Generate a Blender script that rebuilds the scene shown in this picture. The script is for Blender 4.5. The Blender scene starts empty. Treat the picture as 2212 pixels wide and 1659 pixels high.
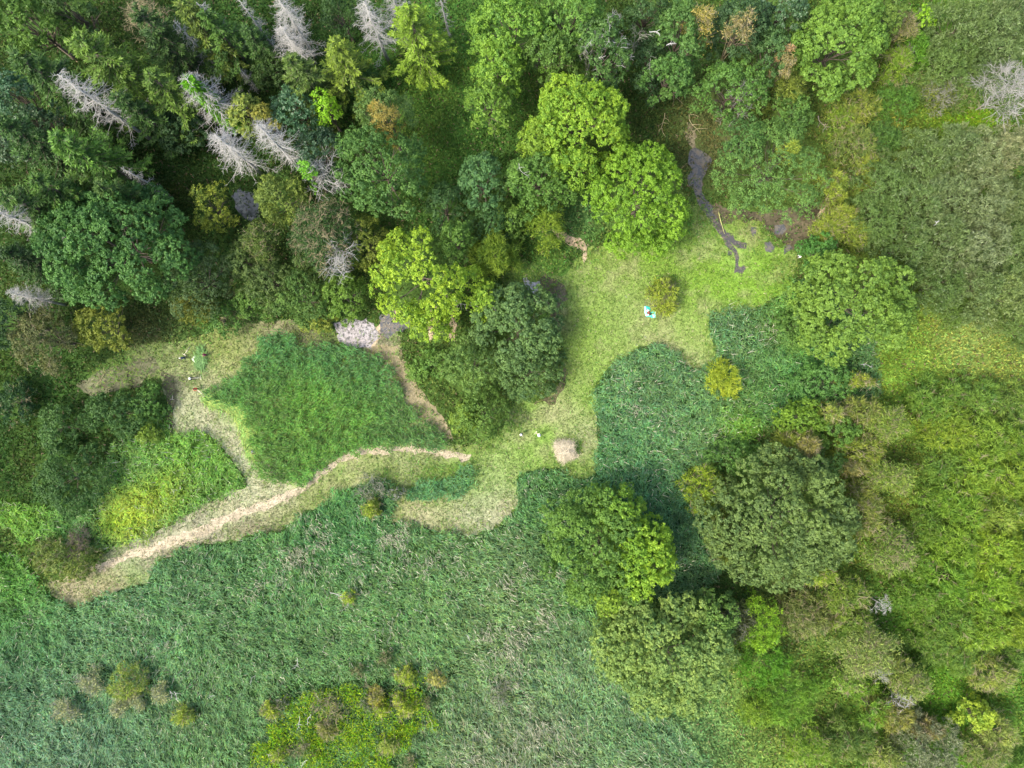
import bpy, math
import numpy as np
from mathutils import Vector, Matrix, Euler

scene = bpy.context.scene
COL = scene.collection
PI = math.pi

# ------------------------------------------------------------------ camera
CAM_H = 120.0
TX, TY = 1.6, 1.6                       # slight tilt of the gimbal, degrees
cam_d = bpy.data.cameras.new('camera')
cam_d.sensor_width = 36.0
cam_d.lens = 25.0
cam_d.clip_end = 3000.0
cam = bpy.data.objects.new('camera', cam_d)
cam.location = (0, 0, CAM_H)
cam.rotation_euler = Euler((math.radians(TX), math.radians(TY), 0.0), 'XYZ')
COL.objects.link(cam)
scene.camera = cam

# ------------------------------------------------------------------ world, sun, exposure
SUN_EL, SUN_AZ = 52.0, 239.0            # azimuth clockwise from +Y: light comes from the lower left
world = bpy.data.worlds.new('World')
scene.world = world
world.use_nodes = True
wn = world.node_tree.nodes
wl = world.node_tree.links
for n in list(wn): wn.remove(n)
w_out = wn.new('ShaderNodeOutputWorld')
w_bg = wn.new('ShaderNodeBackground')
w_sky = wn.new('ShaderNodeTexSky')
w_sky.sky_type = 'NISHITA'
w_sky.sun_disc = False
w_sky.sun_elevation = math.radians(SUN_EL)
w_sky.sun_rotation = math.radians(SUN_AZ)
w_sky.air_density = 1.0
w_sky.dust_density = 4.0
w_sky.ozone_density = 0.6
w_bg.inputs['Strength'].default_value = 0.15
wl.new(w_sky.outputs[0], w_bg.inputs['Color'])
wl.new(w_bg.outputs[0], w_out.inputs['Surface'])

sun_d = bpy.data.lights.new('sun', 'SUN')
sun_d.energy = 1.5
sun_d.angle = math.radians(12.0)
sun_d.color = (1.0, 0.93, 0.80)
sun = bpy.data.objects.new('sun', sun_d)
_az, _el = math.radians(SUN_AZ), math.radians(SUN_EL)
to_sun = Vector((math.sin(_az)*math.cos(_el), math.cos(_az)*math.cos(_el), math.sin(_el)))
sun.rotation_euler = to_sun.to_track_quat('Z', 'Y').to_euler()
sun.location = to_sun*200
COL.objects.link(sun)

vs = scene.view_settings
scene.display_settings.display_device = 'sRGB'
vs.view_transform = 'Standard'
vs.look = 'None'
vs.exposure = 1.55
vs.gamma = 1.0
vs.use_curve_mapping = False
scene.cycles.max_bounces = 6
scene.cycles.diffuse_bounces = 3
scene.cycles.transmission_bounces = 3
scene.cycles.glossy_bounces = 2

# ------------------------------------------------------------------ plan of the place
# The plan is written down in the units of a survey sheet 2212 wide and 1659 high;
# at(px, py, z) gives the place in metres whose sheet position, seen at height z, is px, py.
RM = Euler((math.radians(TX), math.radians(TY), 0.0), 'XYZ').to_matrix()
RMn = np.array(RM)
K = 0.72/1106.0
def at(px, py, z=0.0):
    d = RM @ Vector(((px-1106)*K, -(py-829.5)*K, -1.0))
    t = (z-CAM_H)/d.z
    return Vector((d.x*t, d.y*t, z))
def sheet(x, y):                        # ground point (numpy) -> sheet units
    P = np.stack([x, y, np.full_like(x, -CAM_H)], -1) @ RMn
    return 1106 + P[..., 0]/-P[..., 2]/K, 829.5 - P[..., 1]/-P[..., 2]/K
def per_m(z=0.0): return 1.0/K/(CAM_H-z)

def vnoise(x, y, scale, seed):
    g = np.random.RandomState(seed).rand(256, 256)
    x = np.asarray(x)/scale + 1000.3; y = np.asarray(y)/scale + 1000.7
    xi = np.floor(x).astype(int); yi = np.floor(y).astype(int)
    fx = x-xi; fy = y-yi
    fx = fx*fx*(3-2*fx); fy = fy*fy*(3-2*fy)
    a = g[xi % 256, yi % 256]; b = g[(xi+1) % 256, yi % 256]
    c = g[xi % 256, (yi+1) % 256]; d = g[(xi+1) % 256, (yi+1) % 256]
    return (a*(1-fx)+b*fx)*(1-fy)+(c*(1-fx)+d*fx)*fy
def fbm(x, y, scale, seed, o=3):
    s = 0; a = 1; t = 0
    for i in range(o):
        s = s+a*vnoise(x, y, scale/2**i, seed+i); t += a; a *= .55
    return s/t
def inside(poly, X, Y):
    r = np.zeros(X.shape, bool)
    n = len(poly)
    for i in range(n):
        x1, y1 = poly[i]; x2, y2 = poly[(i+1) % n]
        if y1 == y2: continue
        c = ((y1 > Y) != (y2 > Y)) & (X < (x2-x1)*(Y-y1)/(y2-y1)+x1)
        r ^= c
    return r
def field(pts, base, X, Y, wb=0.25):
    """soft blend of colours placed on the plan: pts = (x, y, radius, colour)"""
    base = np.array(base, float)
    w = np.full(X.shape, wb); acc = w[..., None]*base
    for (x, y, r, c) in pts:
        k = np.exp(-((X-x)**2+(Y-y)**2)/(r*r))*1.6
        w = w+k; acc = acc+k[..., None]*np.array(c, float)
    return acc/w[..., None]

# ------------------------------------------------------------------ mesh makers
def mesh_np(name, co, idx, k, attrs=None, smooth=False):
    """co (N,3), idx flat loop indices, k corners per face"""
    me = bpy.data.meshes.new(name)
    co = np.ascontiguousarray(co, dtype=np.float32)
    idx = np.ascontiguousarray(idx, dtype=np.int32).ravel()
    nf = len(idx)//k
    me.vertices.add(len(co)); me.vertices.foreach_set('co', co.ravel())
    me.loops.add(len(idx)); me.loops.foreach_set('vertex_index', idx)
    me.polygons.add(nf); me.polygons.foreach_set('loop_start', np.arange(0, nf*k, k, dtype=np.int32))
    for nm, (typ, dom, v) in (attrs or {}).items():
        a = me.attributes.new(nm, typ, dom)
        a.data.foreach_set('value' if typ == 'FLOAT' else 'color', np.ascontiguousarray(v, dtype=np.float32).ravel())
    me.update(calc_edges=True)
    me.validate()
    if smooth:
        me.polygons.foreach_set('use_smooth', np.ones(len(me.polygons), bool))
    return me
def link(name, me, mat=None, parent=None, loc=None):
    o = bpy.data.objects.new(name, me)
    if name in ('bare_twigs', 'dead_branches', 'branches', 'brace'): o['kind'] = 'stuff'      # twigs too fine to pick apart
    COL.objects.link(o)
    if mat is not None and me is not None and not me.materials: me.materials.append(mat)
    if parent is not None: o.parent = parent
    if loc is not None: o.location = loc
    return o
def tag(o, label=None, cat=None, group=None, kind=None):
    if label: o['label'] = label
    if cat: o['category'] = cat
    if group: o['group'] = group
    if kind: o['kind'] = kind
    return o
def empty(name, loc, label, cat, group=None):
    o = bpy.data.objects.new(name, None); COL.objects.link(o)
    o.location = loc; o.empty_display_size = .5
    return tag(o, label, cat, group)

def norm(a): return a/np.maximum(np.linalg.norm(a, axis=-1, keepdims=True), 1e-9)
def leaves(P, N, L, W, rs, flat=.6):
    """one small leaf (triangle) at each P, growing along a direction near N"""
    n = len(P)
    d = norm(N*flat + rs.normal(size=(n, 3))*.75)
    s = norm(np.cross(d, rs.normal(size=(n, 3))))
    L = L*rs.uniform(.7, 1.3, n)[:, None]; W = W*rs.uniform(.7, 1.3, n)[:, None]
    v = np.stack([P-s*W*.5, P+s*W*.5, P+d*L], 1)
    return v.reshape(-1, 3)
def leaves_flat(P, N, L, W, rs, jit=.55):
    """leaves whose blades face outward along N, pointing any way within that plane"""
    n = len(P)
    f = norm(N + rs.normal(size=(n, 3))*jit)
    d = norm(np.cross(f, rs.normal(size=(n, 3)))); s = np.cross(f, d)
    L = L*rs.uniform(.7, 1.3, n)[:, None]; W = W*rs.uniform(.7, 1.3, n)[:, None]
    v = np.stack([P-s*W*.5-d*L*.35, P+s*W*.5-d*L*.35, P+d*L*.65], 1)
    return v.reshape(-1, 3)
def sticks(P0, P1, R0, R1):
    """three sided tapered sticks"""
    d = norm(P1-P0)
    h = np.where(np.abs(d[:, 2:3]) < .9, np.array([[0, 0, 1.]]), np.array([[1., 0, 0]]))
    u = norm(np.cross(d, h)); w = np.cross(d, u)
    vs_, R0, R1 = [], np.asarray(R0)[:, None], np.asarray(R1)[:, None]
    for k in range(3):
        a = 2*PI*k/3; vs_.append(P0+(u*math.cos(a)+w*math.sin(a))*R0)
    for k in range(3):
        a = 2*PI*k/3; vs_.append(P1+(u*math.cos(a)+w*math.sin(a))*R1)
    v = np.stack(vs_, 1).reshape(-1, 3)
    f = []
    for k in range(3):
        j = (k+1) % 3; f += [[k, j, 3+j], [k, 3+j, 3+k]]
    f = np.array(f)
    idx = (f[None]+6*np.arange(len(P0))[:, None, None]).reshape(-1)
    return v, idx
def chain_sticks(name, chains, smooth=True):
    """chains: list of [(point, radius), ...] -> one mesh"""
    a, b, r, q = [], [], [], []
    for ch in chains:
        for (p0, r0), (p1, r1) in zip(ch[:-1], ch[1:]):
            a.append(p0); b.append(p1); r.append(r0); q.append(r1)
    v, i = sticks(np.array(a, float), np.array(b, float), r, q)
    return mesh_np(name, v, i, 3)
def lathe_path(name, pts, rad, k=8, cap=True):
    """round tapered tube through pts"""
    pts = np.array(pts, float); n = len(pts)
    v, f = [], []
    for i in range(n):
        d = norm(pts[min(i+1, n-1)]-pts[max(i-1, 0)])
        h = np.array([0, 0, 1.]) if abs(d[2]) < .9 else np.array([1., 0, 0])
        u = norm(np.cross(d, h)); w = np.cross(d, u)
        for j in range(k):
            a = 2*PI*j/k; v.append(pts[i]+(u*math.cos(a)+w*math.sin(a))*rad[i])
    for i in range(n-1):
        for j in range(k):
            f.append((i*k+j, i*k+(j+1) % k, (i+1)*k+(j+1) % k, (i+1)*k+j))
    if cap:
        f.append(tuple(range(k-1, -1, -1))); f.append(tuple((n-1)*k+j for j in range(k)))
    me = bpy.data.meshes.new(name); me.from_pydata([tuple(x) for x in v], [], f); me.update()
    me.polygons.foreach_set('use_smooth', [True]*len(me.polygons))
    return me

# ------------------------------------------------------------------ materials
def new_mat(name):
    m = bpy.data.materials.new(name); m.use_nodes = True
    nt = m.node_tree
    for n in list(nt.nodes): nt.nodes.remove(n)
    return m, nt, nt.nodes, nt.links
def mixcol(nt, fac, a, b, mode='MIX'):
    n = nt.nodes.new('ShaderNodeMix'); n.data_type = 'RGBA'; n.blend_type = mode
    for sock, v in ((n.inputs[0], fac), (n.inputs[6], a), (n.inputs[7], b)):
        if hasattr(v, 'links') or isinstance(v, bpy.types.NodeSocket): nt.links.new(v, sock)
        else: sock.default_value = v if not isinstance(v, tuple) else (*v, 1) if len(v) == 3 else v
    return n.outputs[2]
def leaf_surface(nt, col, rough=.55, trans=.28, spec=.25):
    N, L = nt.nodes, nt.links
    b = N.new('ShaderNodeBsdfPrincipled'); b.inputs['Roughness'].default_value = rough
    b.inputs['Specular IOR Level'].default_value = spec
    t = N.new('ShaderNodeBsdfTranslucent')
    mx = N.new('ShaderNodeMixShader'); mx.inputs[0].default_value = trans
    o = N.new('ShaderNodeOutputMaterial')
    L.new(col, b.inputs['Base Color'])
    tc = mixcol(nt, 1.0, col, (1.15, 1.2, .7), 'MULTIPLY')
    L.new(tc, t.inputs['Color'])
    L.new(b.outputs[0], mx.inputs[1]); L.new(t.outputs[0], mx.inputs[2]); L.new(mx.outputs[0], o.inputs['Surface'])
def foliage_mat(name, lo, hi, trans=.28, spec=.25, rough=.55):
    """leaf colour = the tree's own colour, varied leaf by leaf between lo and hi"""
    m, nt, N, L = new_mat(name)
    oi = N.new('ShaderNodeObjectInfo')
    at_ = N.new('ShaderNodeAttribute'); at_.attribute_name = 'tone'
    a = mixcol(nt, 1.0, oi.outputs['Color'], lo, 'MULTIPLY')
    b = mixcol(nt, 1.0, oi.outputs['Color'], hi, 'MULTIPLY')
    c = mixcol(nt, at_.outputs['Fac'], a, b)
    leaf_surface(nt, c, rough, trans, spec)
    return m
def vcol_leaf_mat(name, trans=.25, spec=.2):
    m, nt, N, L = new_mat(name)
    at_ = N.new('ShaderNodeAttribute'); at_.attribute_name = 'Col'
    leaf_surface(nt, at_.outputs['Color'], .6, trans, spec)
    return m
def ground_mat(name, scale=3.0, amt=.45, bump=.5, rough=.95):
    m, nt, N, L = new_mat(name)
    at_ = N.new('ShaderNodeAttribute'); at_.attribute_name = 'Col'
    tc = N.new('ShaderNodeTexCoord')
    n1 = N.new('ShaderNodeTexNoise'); n1.inputs['Scale'].default_value = scale; n1.inputs['Detail'].default_value = 6
    n2 = N.new('ShaderNodeTexNoise'); n2.inputs['Scale'].default_value = scale*.17; n2.inputs['Detail'].default_value = 4
    L.new(tc.outputs['Object'], n1.inputs['Vector']); L.new(tc.outputs['Object'], n2.inputs['Vector'])
    r = N.new('ShaderNodeMapRange'); r.inputs['From Min'].default_value = .3; r.inputs['From Max'].default_value = .7
    r.inputs['To Min'].default_value = 1-amt; r.inputs['To Max'].default_value = 1+amt
    L.new(n1.outputs['Fac'], r.inputs['Value'])
    r2 = N.new('ShaderNodeMapRange'); r2.inputs['From Min'].default_value = .3; r2.inputs['From Max'].default_value = .7
    r2.inputs['To Min'].default_value = .82; r2.inputs['To Max'].default_value = 1.18
    L.new(n2.outputs['Fac'], r2.inputs['Value'])
    mm = N.new('ShaderNodeMath'); mm.operation = 'MULTIPLY'
    L.new(r.outputs[0], mm.inputs[0]); L.new(r2.outputs[0], mm.inputs[1])
    cb = N.new('ShaderNodeCombineColor')
    for i in range(3): L.new(mm.outputs[0], cb.inputs[i])
    c = mixcol(nt, 1.0, at_.outputs['Color'], cb.outputs[0], 'MULTIPLY')
    b = N.new('ShaderNodeBsdfPrincipled'); b.inputs['Roughness'].default_value = rough
    b.inputs['Specular IOR Level'].default_value = .1
    bp = N.new('ShaderNodeBump'); bp.inputs['Strength'].default_value = bump; bp.inputs['Distance'].default_value = .12
    L.new(n1.outputs['Fac'], bp.inputs['Height']); L.new(bp.outputs[0], b.inputs['Normal'])
    o = N.new('ShaderNodeOutputMaterial')
    L.new(c, b.inputs['Base Color']); L.new(b.outputs[0], o.inputs['Surface'])
    return m
def plain_mat(name, c, rough=.7, nscale=8.0, amt=.25, spec=.3, metal=0.0):
    m, nt, N, L = new_mat(name)
    tc = N.new('ShaderNodeTexCoord')
    n1 = N.new('ShaderNodeTexNoise'); n1.inputs['Scale'].default_value = nscale; n1.inputs['Detail'].default_value = 5
    L.new(tc.outputs['Object'], n1.inputs['Vector'])
    lo = tuple(x*(1-amt) for x in c); hi = tuple(min(1, x*(1+amt)) for x in c)
    cc = mixcol(nt, n1.outputs['Fac'], lo, hi)
    b = N.new('ShaderNodeBsdfPrincipled'); b.inputs['Roughness'].default_value = rough
    b.inputs['Specular IOR Level'].default_value = spec; b.inputs['Metallic'].default_value = metal
    o = N.new('ShaderNodeOutputMaterial')
    L.new(cc, b.inputs['Base Color']); L.new(b.outputs[0], o.inputs['Surface'])
    return m
def water_mat(name, c, scum=None, lo=.5, hi=.6, sc=1.2):
    m, nt, N, L = new_mat(name)
    tc = N.new('ShaderNodeTexCoord')
    n1 = N.new('ShaderNodeTexNoise'); n1.inputs['Scale'].default_value = sc; n1.inputs['Detail'].default_value = 8
    n1.inputs['Roughness'].default_value = .65
    L.new(tc.outputs['Object'], n1.inputs['Vector'])
    b = N.new('ShaderNodeBsdfPrincipled'); b.inputs['Specular IOR Level'].default_value = .6
    r = N.new('ShaderNodeMapRange'); r.inputs['From Min'].default_value = lo; r.inputs['From Max'].default_value = hi
    L.new(n1.outputs['Fac'], r.inputs['Value'])
    n3 = N.new('ShaderNodeTexNoise'); n3.inputs['Scale'].default_value = .35
    L.new(tc.outputs['Object'], n3.inputs['Vector'])
    s2 = tuple(x*y for x, y in zip(scum or c, (1.0, .82, .74)))
    scc = mixcol(nt, n3.outputs['Fac'], scum or c, s2) if scum else scum
    if scum:
        L.new(mixcol(nt, r.outputs[0], c, scc), b.inputs['Base Color'])
        rr = N.new('ShaderNodeMapRange'); rr.inputs['To Min'].default_value = .12; rr.inputs['To Max'].default_value = .8
        L.new(r.outputs[0], rr.inputs['Value']); L.new(rr.outputs[0], b.inputs['Roughness'])
    else:
        L.new(mixcol(nt, n1.outputs['Fac'], tuple(x*.7 for x in c), tuple(x*1.35 for x in c)), b.inputs['Base Color'])
        b.inputs['Roughness'].default_value = .14
    bp = N.new('ShaderNodeBump'); bp.inputs['Strength'].default_value = .12; bp.inputs['Distance'].default_value = .03
    L.new(n1.outputs['Fac'], bp.inputs['Height']); L.new(bp.outputs[0], b.inputs['Normal'])
    o = N.new('ShaderNodeOutputMaterial'); L.new(b.outputs[0], o.inputs['Surface'])
    return m

M_LEAF = foliage_mat('leaves', (.50, .60, .62), (1.55, 1.40, 1.05))
M_LEAFY = foliage_mat('leaves_yellow_tips', (.38, .60, .80), (1.45, 1.36, 1.1))
M_NEEDLE = foliage_mat('needles', (.42, .50, .55), (1.8, 1.55, .8), trans=.1)
M_WILLOW = foliage_mat('willow_leaves', (.50, .58, .50), (1.7, 1.55, 1.6), spec=.5, rough=.42)
M_REED = vcol_leaf_mat('reed_blades', spec=.35)
M_HERB = vcol_leaf_mat('herb_leaves')
M_GROUND = ground_mat('soil_and_litter', 2.2, .45, .6)
M_MEADOW = ground_mat('mown_grass', 4.5, .28, .5)
M_STRAW = ground_mat('trodden_straw', 7.0, .28, .5)
M_MUD = ground_mat('wet_mud', 3.0, .4, .5, rough=.55)
M_BARK = plain_mat('grey_brown_bark', (.13, .105, .08), .9, 6, .35)
M_BARKP = plain_mat('pale_bark', (.30, .27, .22), .9, 6, .3)
M_DEAD = plain_mat('weathered_dead_wood', (.36, .355, .325), .85, 5, .25)
M_TWIG = plain_mat('bare_tan_twigs', (.30, .26, .15), .85, 5, .3)
M_TWIGG = plain_mat('bare_grey_twigs', (.24, .245, .19), .85, 5, .3)
M_WOOD = plain_mat('pale_ash_wood', (.74, .68, .54), .5, 12, .12)

# ------------------------------------------------------------------ outlines on the plan
MEADOW = [(92,1262),(122,1288),(165,1313),(215,1290),(262,1272),(318,1256),(330,1225),(348,1207),(420,1183),(470,1170),(510,1168),
 (560,1150),(600,1146),(632,1130),(660,1108),(700,1090),(730,1062),(770,1046),(835,1038),(868,1056),(858,1085),(846,1110),(850,1128),
 (880,1133),(920,1140),(955,1150),(1000,1156),(1040,1150),(1080,1132),(1107,1106),(1120,1080),(1116,1052),(1112,1030),(1130,1018),
 (1165,1012),(1200,1012),(1222,1022),(1240,1036),(1270,1030),(1292,1020),(1290,990),(1294,940),(1284,900),(1284,850),(1298,815),
 (1320,795),(1350,772),(1380,752),(1412,742),(1440,752),(1470,772),(1500,800),(1532,800),(1545,770),(1534,735),(1530,700),(1545,680),
 (1580,668),(1630,668),(1680,640),(1716,600),(1722,552),(1700,540),(1660,525),(1640,480),(1590,470),(1540,455),(1500,440),(1450,430),
 (1380,500),(1270,540),(1210,600),(1130,560),(1080,600),(1130,640),(1190,680),(1210,740),(1215,820),(1180,868),(1110,860),(1095,900),
 (1085,940),(1030,962),(975,962),(960,925),(915,885),(870,850),(860,790),(870,730),(800,700),(700,720),(620,690),(540,700),(500,600),(470,700),(440,722),(378,738),
 (300,748),(250,765),(200,800),(190,850),(300,820),(345,815),(362,860),(362,915),(378,942),(420,934),(448,940),(480,966),(510,1002),(528,1040),
 (534,1052),(500,1062),(420,1098),(340,1150),(300,1166),(240,1180),(222,1200),(190,1235),(130,1250)]
REED_A = [(447,852),(480,832),(520,800),(552,766),(572,725),(600,712),(628,716),(648,742),(715,738),(748,750),(790,757),(828,777),
 (848,792),(855,830),(872,858),(895,898),(920,912),(943,922),(958,945),(968,962),(940,968),(878,963),(830,966),(790,974),(768,980),
 (728,1000),(693,1022),(686,1040),(638,1058),(616,1040),(573,1036),(560,1010),(553,985),(548,950),(540,915),(520,885),(490,868)]
REED_C = [(352,880),(364,915),(380,942),(425,932),(448,940),(482,966),(512,1000),(530,1040),(534,1056),(500,1066),(425,1100),
 (376,1130),(340,1152),(300,1168),(240,1182),(215,1180),(60,1160),(0,1130),(-80,1130),(-80,1070),(20,1080),(110,1100),(190,1075),(230,1010),(262,950),(320,930),(345,900)]
BOTTOM = [(-80,1180),(60,1200),(92,1262),(122,1288),(165,1313),(215,1290),(262,1272),(318,1256),(330,1225),(348,1207),(420,1183),(470,1170),(510,1168),
 (560,1150),(600,1146),(632,1130),(660,1108),(700,1090),(730,1062),(770,1046),(835,1038),(868,1056),(858,1085),(846,1110),(850,1128),
 (880,1133),(920,1140),(955,1150),(1000,1156),(1040,1150),(1080,1132),(1107,1106),(1120,1080),(1116,1052),(1112,1030),(1130,1018),
 (1165,1012),(1200,1012),(1222,1022),(1240,1036),(1260,1060),(1280,1300),(1330,1440),(1400,1520),(1480,1580),(1540,1659),(1560,1740),(-80,1740)]
REED_D = [(1240,1036),(1270,1030),(1292,1020),(1290,990),(1294,940),(1284,900),(1284,850),(1298,815),
 (1320,795),(1350,772),(1380,752),(1412,742),(1440,752),(1470,772),(1500,800),(1532,800),(1560,860),(1620,880),(1640,930),(1600,960),
 (1560,990),(1480,1010),(1470,1060),(1520,1150),(1560,1230),(1480,1300),(1400,1280),(1260,1060)]
HERB_E = [(1532,800),(1545,770),(1534,735),(1530,700),(1545,680),(1580,668),(1630,668),(1680,640),(1716,600),(1790,620),(1880,700),(1900,850),
 (1780,900),(1640,930),(1620,880),(1560,860)]
HEDGE_F = [(880,1052),(905,1043),(950,1042),(985,1032),(1000,1010),(1018,1004),(1034,1022),(1024,1040),(1002,1060),(985,1076),(950,1072),(915,1078),(885,1078)]
BRIGHT = [(630,1450),(700,1452),(760,1460),(880,1440),(960,1460),(950,1540),(880,1560),(920,1740),(600,1740),(580,1600),(590,1500)]
WATERS = {
 'pond_woods': [(502,422),(512,410),(530,414),(548,418),(560,432),(556,455),(560,470),(540,480),(522,476),(514,462),(506,450)],
 'pond_scum': [(722,694),(745,690),(790,692),(815,704),(822,716),(815,735),(800,750),(775,752),(745,746),(728,735)],
 'pond_behind': [(815,700),(826,684),(842,676),(852,680),(850,700),(880,690),(905,694),(900,706),(870,712),(850,722),(835,726),(820,722)],
 'pond_pale': [(1128,604),(1140,606),(1148,615),(1160,610),(1166,622),(1164,636),(1176,645),(1160,648),(1148,632),(1136,620)],
 'stream': [(1488,325),(1498,318),(1512,322),(1528,328),(1532,345),(1524,362),(1528,380),(1516,398),(1522,420),(1530,438),(1545,455),(1552,472),(1538,476),(1520,462),(1508,446),(1498,430),(1500,412),(1488,396),(1492,372),(1486,350)],
 'channel': [(1524,466),(1545,468),(1568,500),(1578,525),(1592,540),(1597,556),(1594,574),(1600,580),(1608,571),(1611,580),(1602,591),(1592,587),(1584,590),(1589,574),(1588,560),(1584,545),(1566,528),(1556,508),(1538,486)],
 'pool_dark': [(1570,503),(1582,506),(1586,518),(1600,522),(1613,524),(1612,537),(1594,536),(1582,526),(1572,514)],
 'pool_a': [(1672,488),(1692,484),(1698,498),(1688,508),(1674,504)],
 'pool_b': [(1650,524),(1664,522),(1674,532),(1668,546),(1654,542)],
 'pool_c': [(1572,541),(1580,543),(1580,551),(1572,551)],
 'pool_d': [(1622,490),(1634,492),(1634,504),(1626,512),(1622,500)],
 'pool_e': [(1694,532),(1708,528),(1712,538),(1700,546),(1692,550)],
}
MUDS = {
 'mud_bank': [(1530,440),(1590,455),(1660,460),(1740,440),(1800,430),(1800,480),(1760,520),(1715,545),(1700,530),(1680,515),(1640,478),(1590,478),(1555,478),(1540,476)],
 'mud_edge': [(1160,606),(1182,596),(1212,606),(1228,628),(1224,650),(1205,662),(1212,690),(1200,715),(1188,680),(1160,655),(1135,648),(1118,630)],
 'mud_lane': [(1195,850),(1212,830),(1218,770),(1226,800),(1218,845),(1195,868),(1150,872)],
 'bare_soil': [(160,830),(220,800),(330,770),(350,790),(300,830),(200,860)],
 'bare_dip': [(350,800),(372,815),(385,850),(372,905),(380,938),(366,935),(358,880)],
 'tan_bank': [(1484,262),(1496,268),(1504,300),(1510,325),(1494,332),(1482,300)],
}
DRY = {
 'dike': [(785,750),(800,728),(822,700),(850,665),(866,668),(846,700),(826,728),(806,752)],
 'dike_mid': [(968,736),(974,700),(977,650),(990,650),(986,700),(984,735)],
 'dike_low': [(925,735),(922,690),(935,660),(944,664),(940,700),(938,730)],
 'dike_curve': [(1194,496),(1212,500),(1236,512),(1254,516),(1268,533),(1266,556),(1262,570),(1256,566),(1258,545),(1246,532),(1224,525),(1206,516)],
 'dike_right': [(1775,438),(1795,440),(1788,472),(1765,476)],
 'straw_litter': [(790,757),(812,742),(860,748),(884,790),(898,830),(940,880),(975,930),(978,956),(962,942),(943,920),(918,908),(895,895),(874,856),(858,828),(850,790)],
}
PATH_C = [(192,1234,11),(230,1219,15),(270,1203,18),(315,1191,20),(360,1175,21),(400,1160,20),(440,1145,19),(480,1125,17),(520,1108,18),(553,1098,19),
 (590,1085,17),(625,1068,15),(655,1052,13),(680,1038,12),(692,1022,11),(712,1008,11),(745,992,12),(775,978,13),(800,973,14),(840,972,12),(880,969,12),
 (920,973,12),(955,979,14),(990,984,15),(1014,990,12)]
def ribbon(c):
    L_, R_ = [], []
    P = np.array([(x, y) for x, y, w in c], float)
    for i in range(len(c)):
        d = P[min(i+1, len(c)-1)]-P[max(i-1, 0)]; d = d/np.linalg.norm(d)
        n = np.array([-d[1], d[0]]); w = c[i][2]*.5
        L_.append(tuple(P[i]+n*w)); R_.append(tuple(P[i]-n*w))
    return L_+R_[::-1]
PATH_C = [(a, b, w*(1.02 if a < 560 else 1.25)) for a, b, w in PATH_C]
PATH = ribbon(PATH_C)

def to_world_poly(poly, z=0, rough=0.35, seed=1, step=.7):
    pts = [at(x, y, z) for x, y in poly]
    out = []
    n = len(pts)
    rs = np.random.RandomState(seed)
    for i in range(n):
        a, b = pts[i], pts[(i+1) % n]
        k = max(1, int((b-a).length/step))
        for j in range(k):
            p = a.lerp(b, j/k)
            out.append((p.x+(rs.rand()-.5)*2*rough, p.y+(rs.rand()-.5)*2*rough))
    return out
def sheet_mesh(name, poly, z, cell, colfun, rough=.3, seed=1):
    """a flat sheet that follows an outline: grid cells, the outer corners pulled onto the edge"""
    wp = to_world_poly(poly, 0, rough, seed)
    A = np.array(wp)
    x0, y0 = A.min(0)-cell; x1, y1 = A.max(0)+cell
    nx = int((x1-x0)/cell)+2; ny = int((y1-y0)/cell)+2
    X, Y = np.meshgrid(x0+np.arange(nx)*cell, y0+np.arange(ny)*cell, indexing='ij')
    I = inside(wp, X, Y)
    cellin = I[:-1, :-1] | I[1:, :-1] | I[:-1, 1:] | I[1:, 1:]
    # pull outside corners to the nearest edge point
    need = np.zeros_like(I)
    need[:-1, :-1] |= cellin; need[1:, :-1] |= cellin; need[:-1, 1:] |= cellin; need[1:, 1:] |= cellin
    mv = need & ~I
    Q = np.stack([X[mv], Y[mv]], -1)
    B = np.roll(A, -1, 0); D = B-A; LL = np.maximum((D*D).sum(1), 1e-9)
    res = np.empty_like(Q)
    for s in range(0, len(Q), 400):
        q = Q[s:s+400, None, :]
        t = np.clip(((q-A)*D).sum(-1)/LL, 0, 1)
        pr = A+t[..., None]*D
        d = ((pr-q)**2).sum(-1); k = d.argmin(1)
        res[s:s+400] = pr[np.arange(len(k)), k]
    X = X.copy(); Y = Y.copy(); X[mv] = res[:, 0]; Y[mv] = res[:, 1]
    ids = np.arange(nx*ny).reshape(nx, ny)
    q = np.stack([ids[:-1, :-1], ids[1:, :-1], ids[1:, 1:], ids[:-1, 1:]], -1)[cellin]
    used = np.unique(q); remap = -np.ones(nx*ny, int); remap[used] = np.arange(len(used))
    co = np.stack([X.ravel()[used], Y.ravel()[used], np.full(len(used), z)], -1)
    vx, vy = sheet(co[:, 0], co[:, 1])
    c = colfun(vx, vy, co[:, 0], co[:, 1])
    return mesh_np(name, co, remap[q], 4, {'Col': ('FLOAT_COLOR', 'POINT', np.concatenate([c, np.ones((len(c), 1))], 1))})

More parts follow.
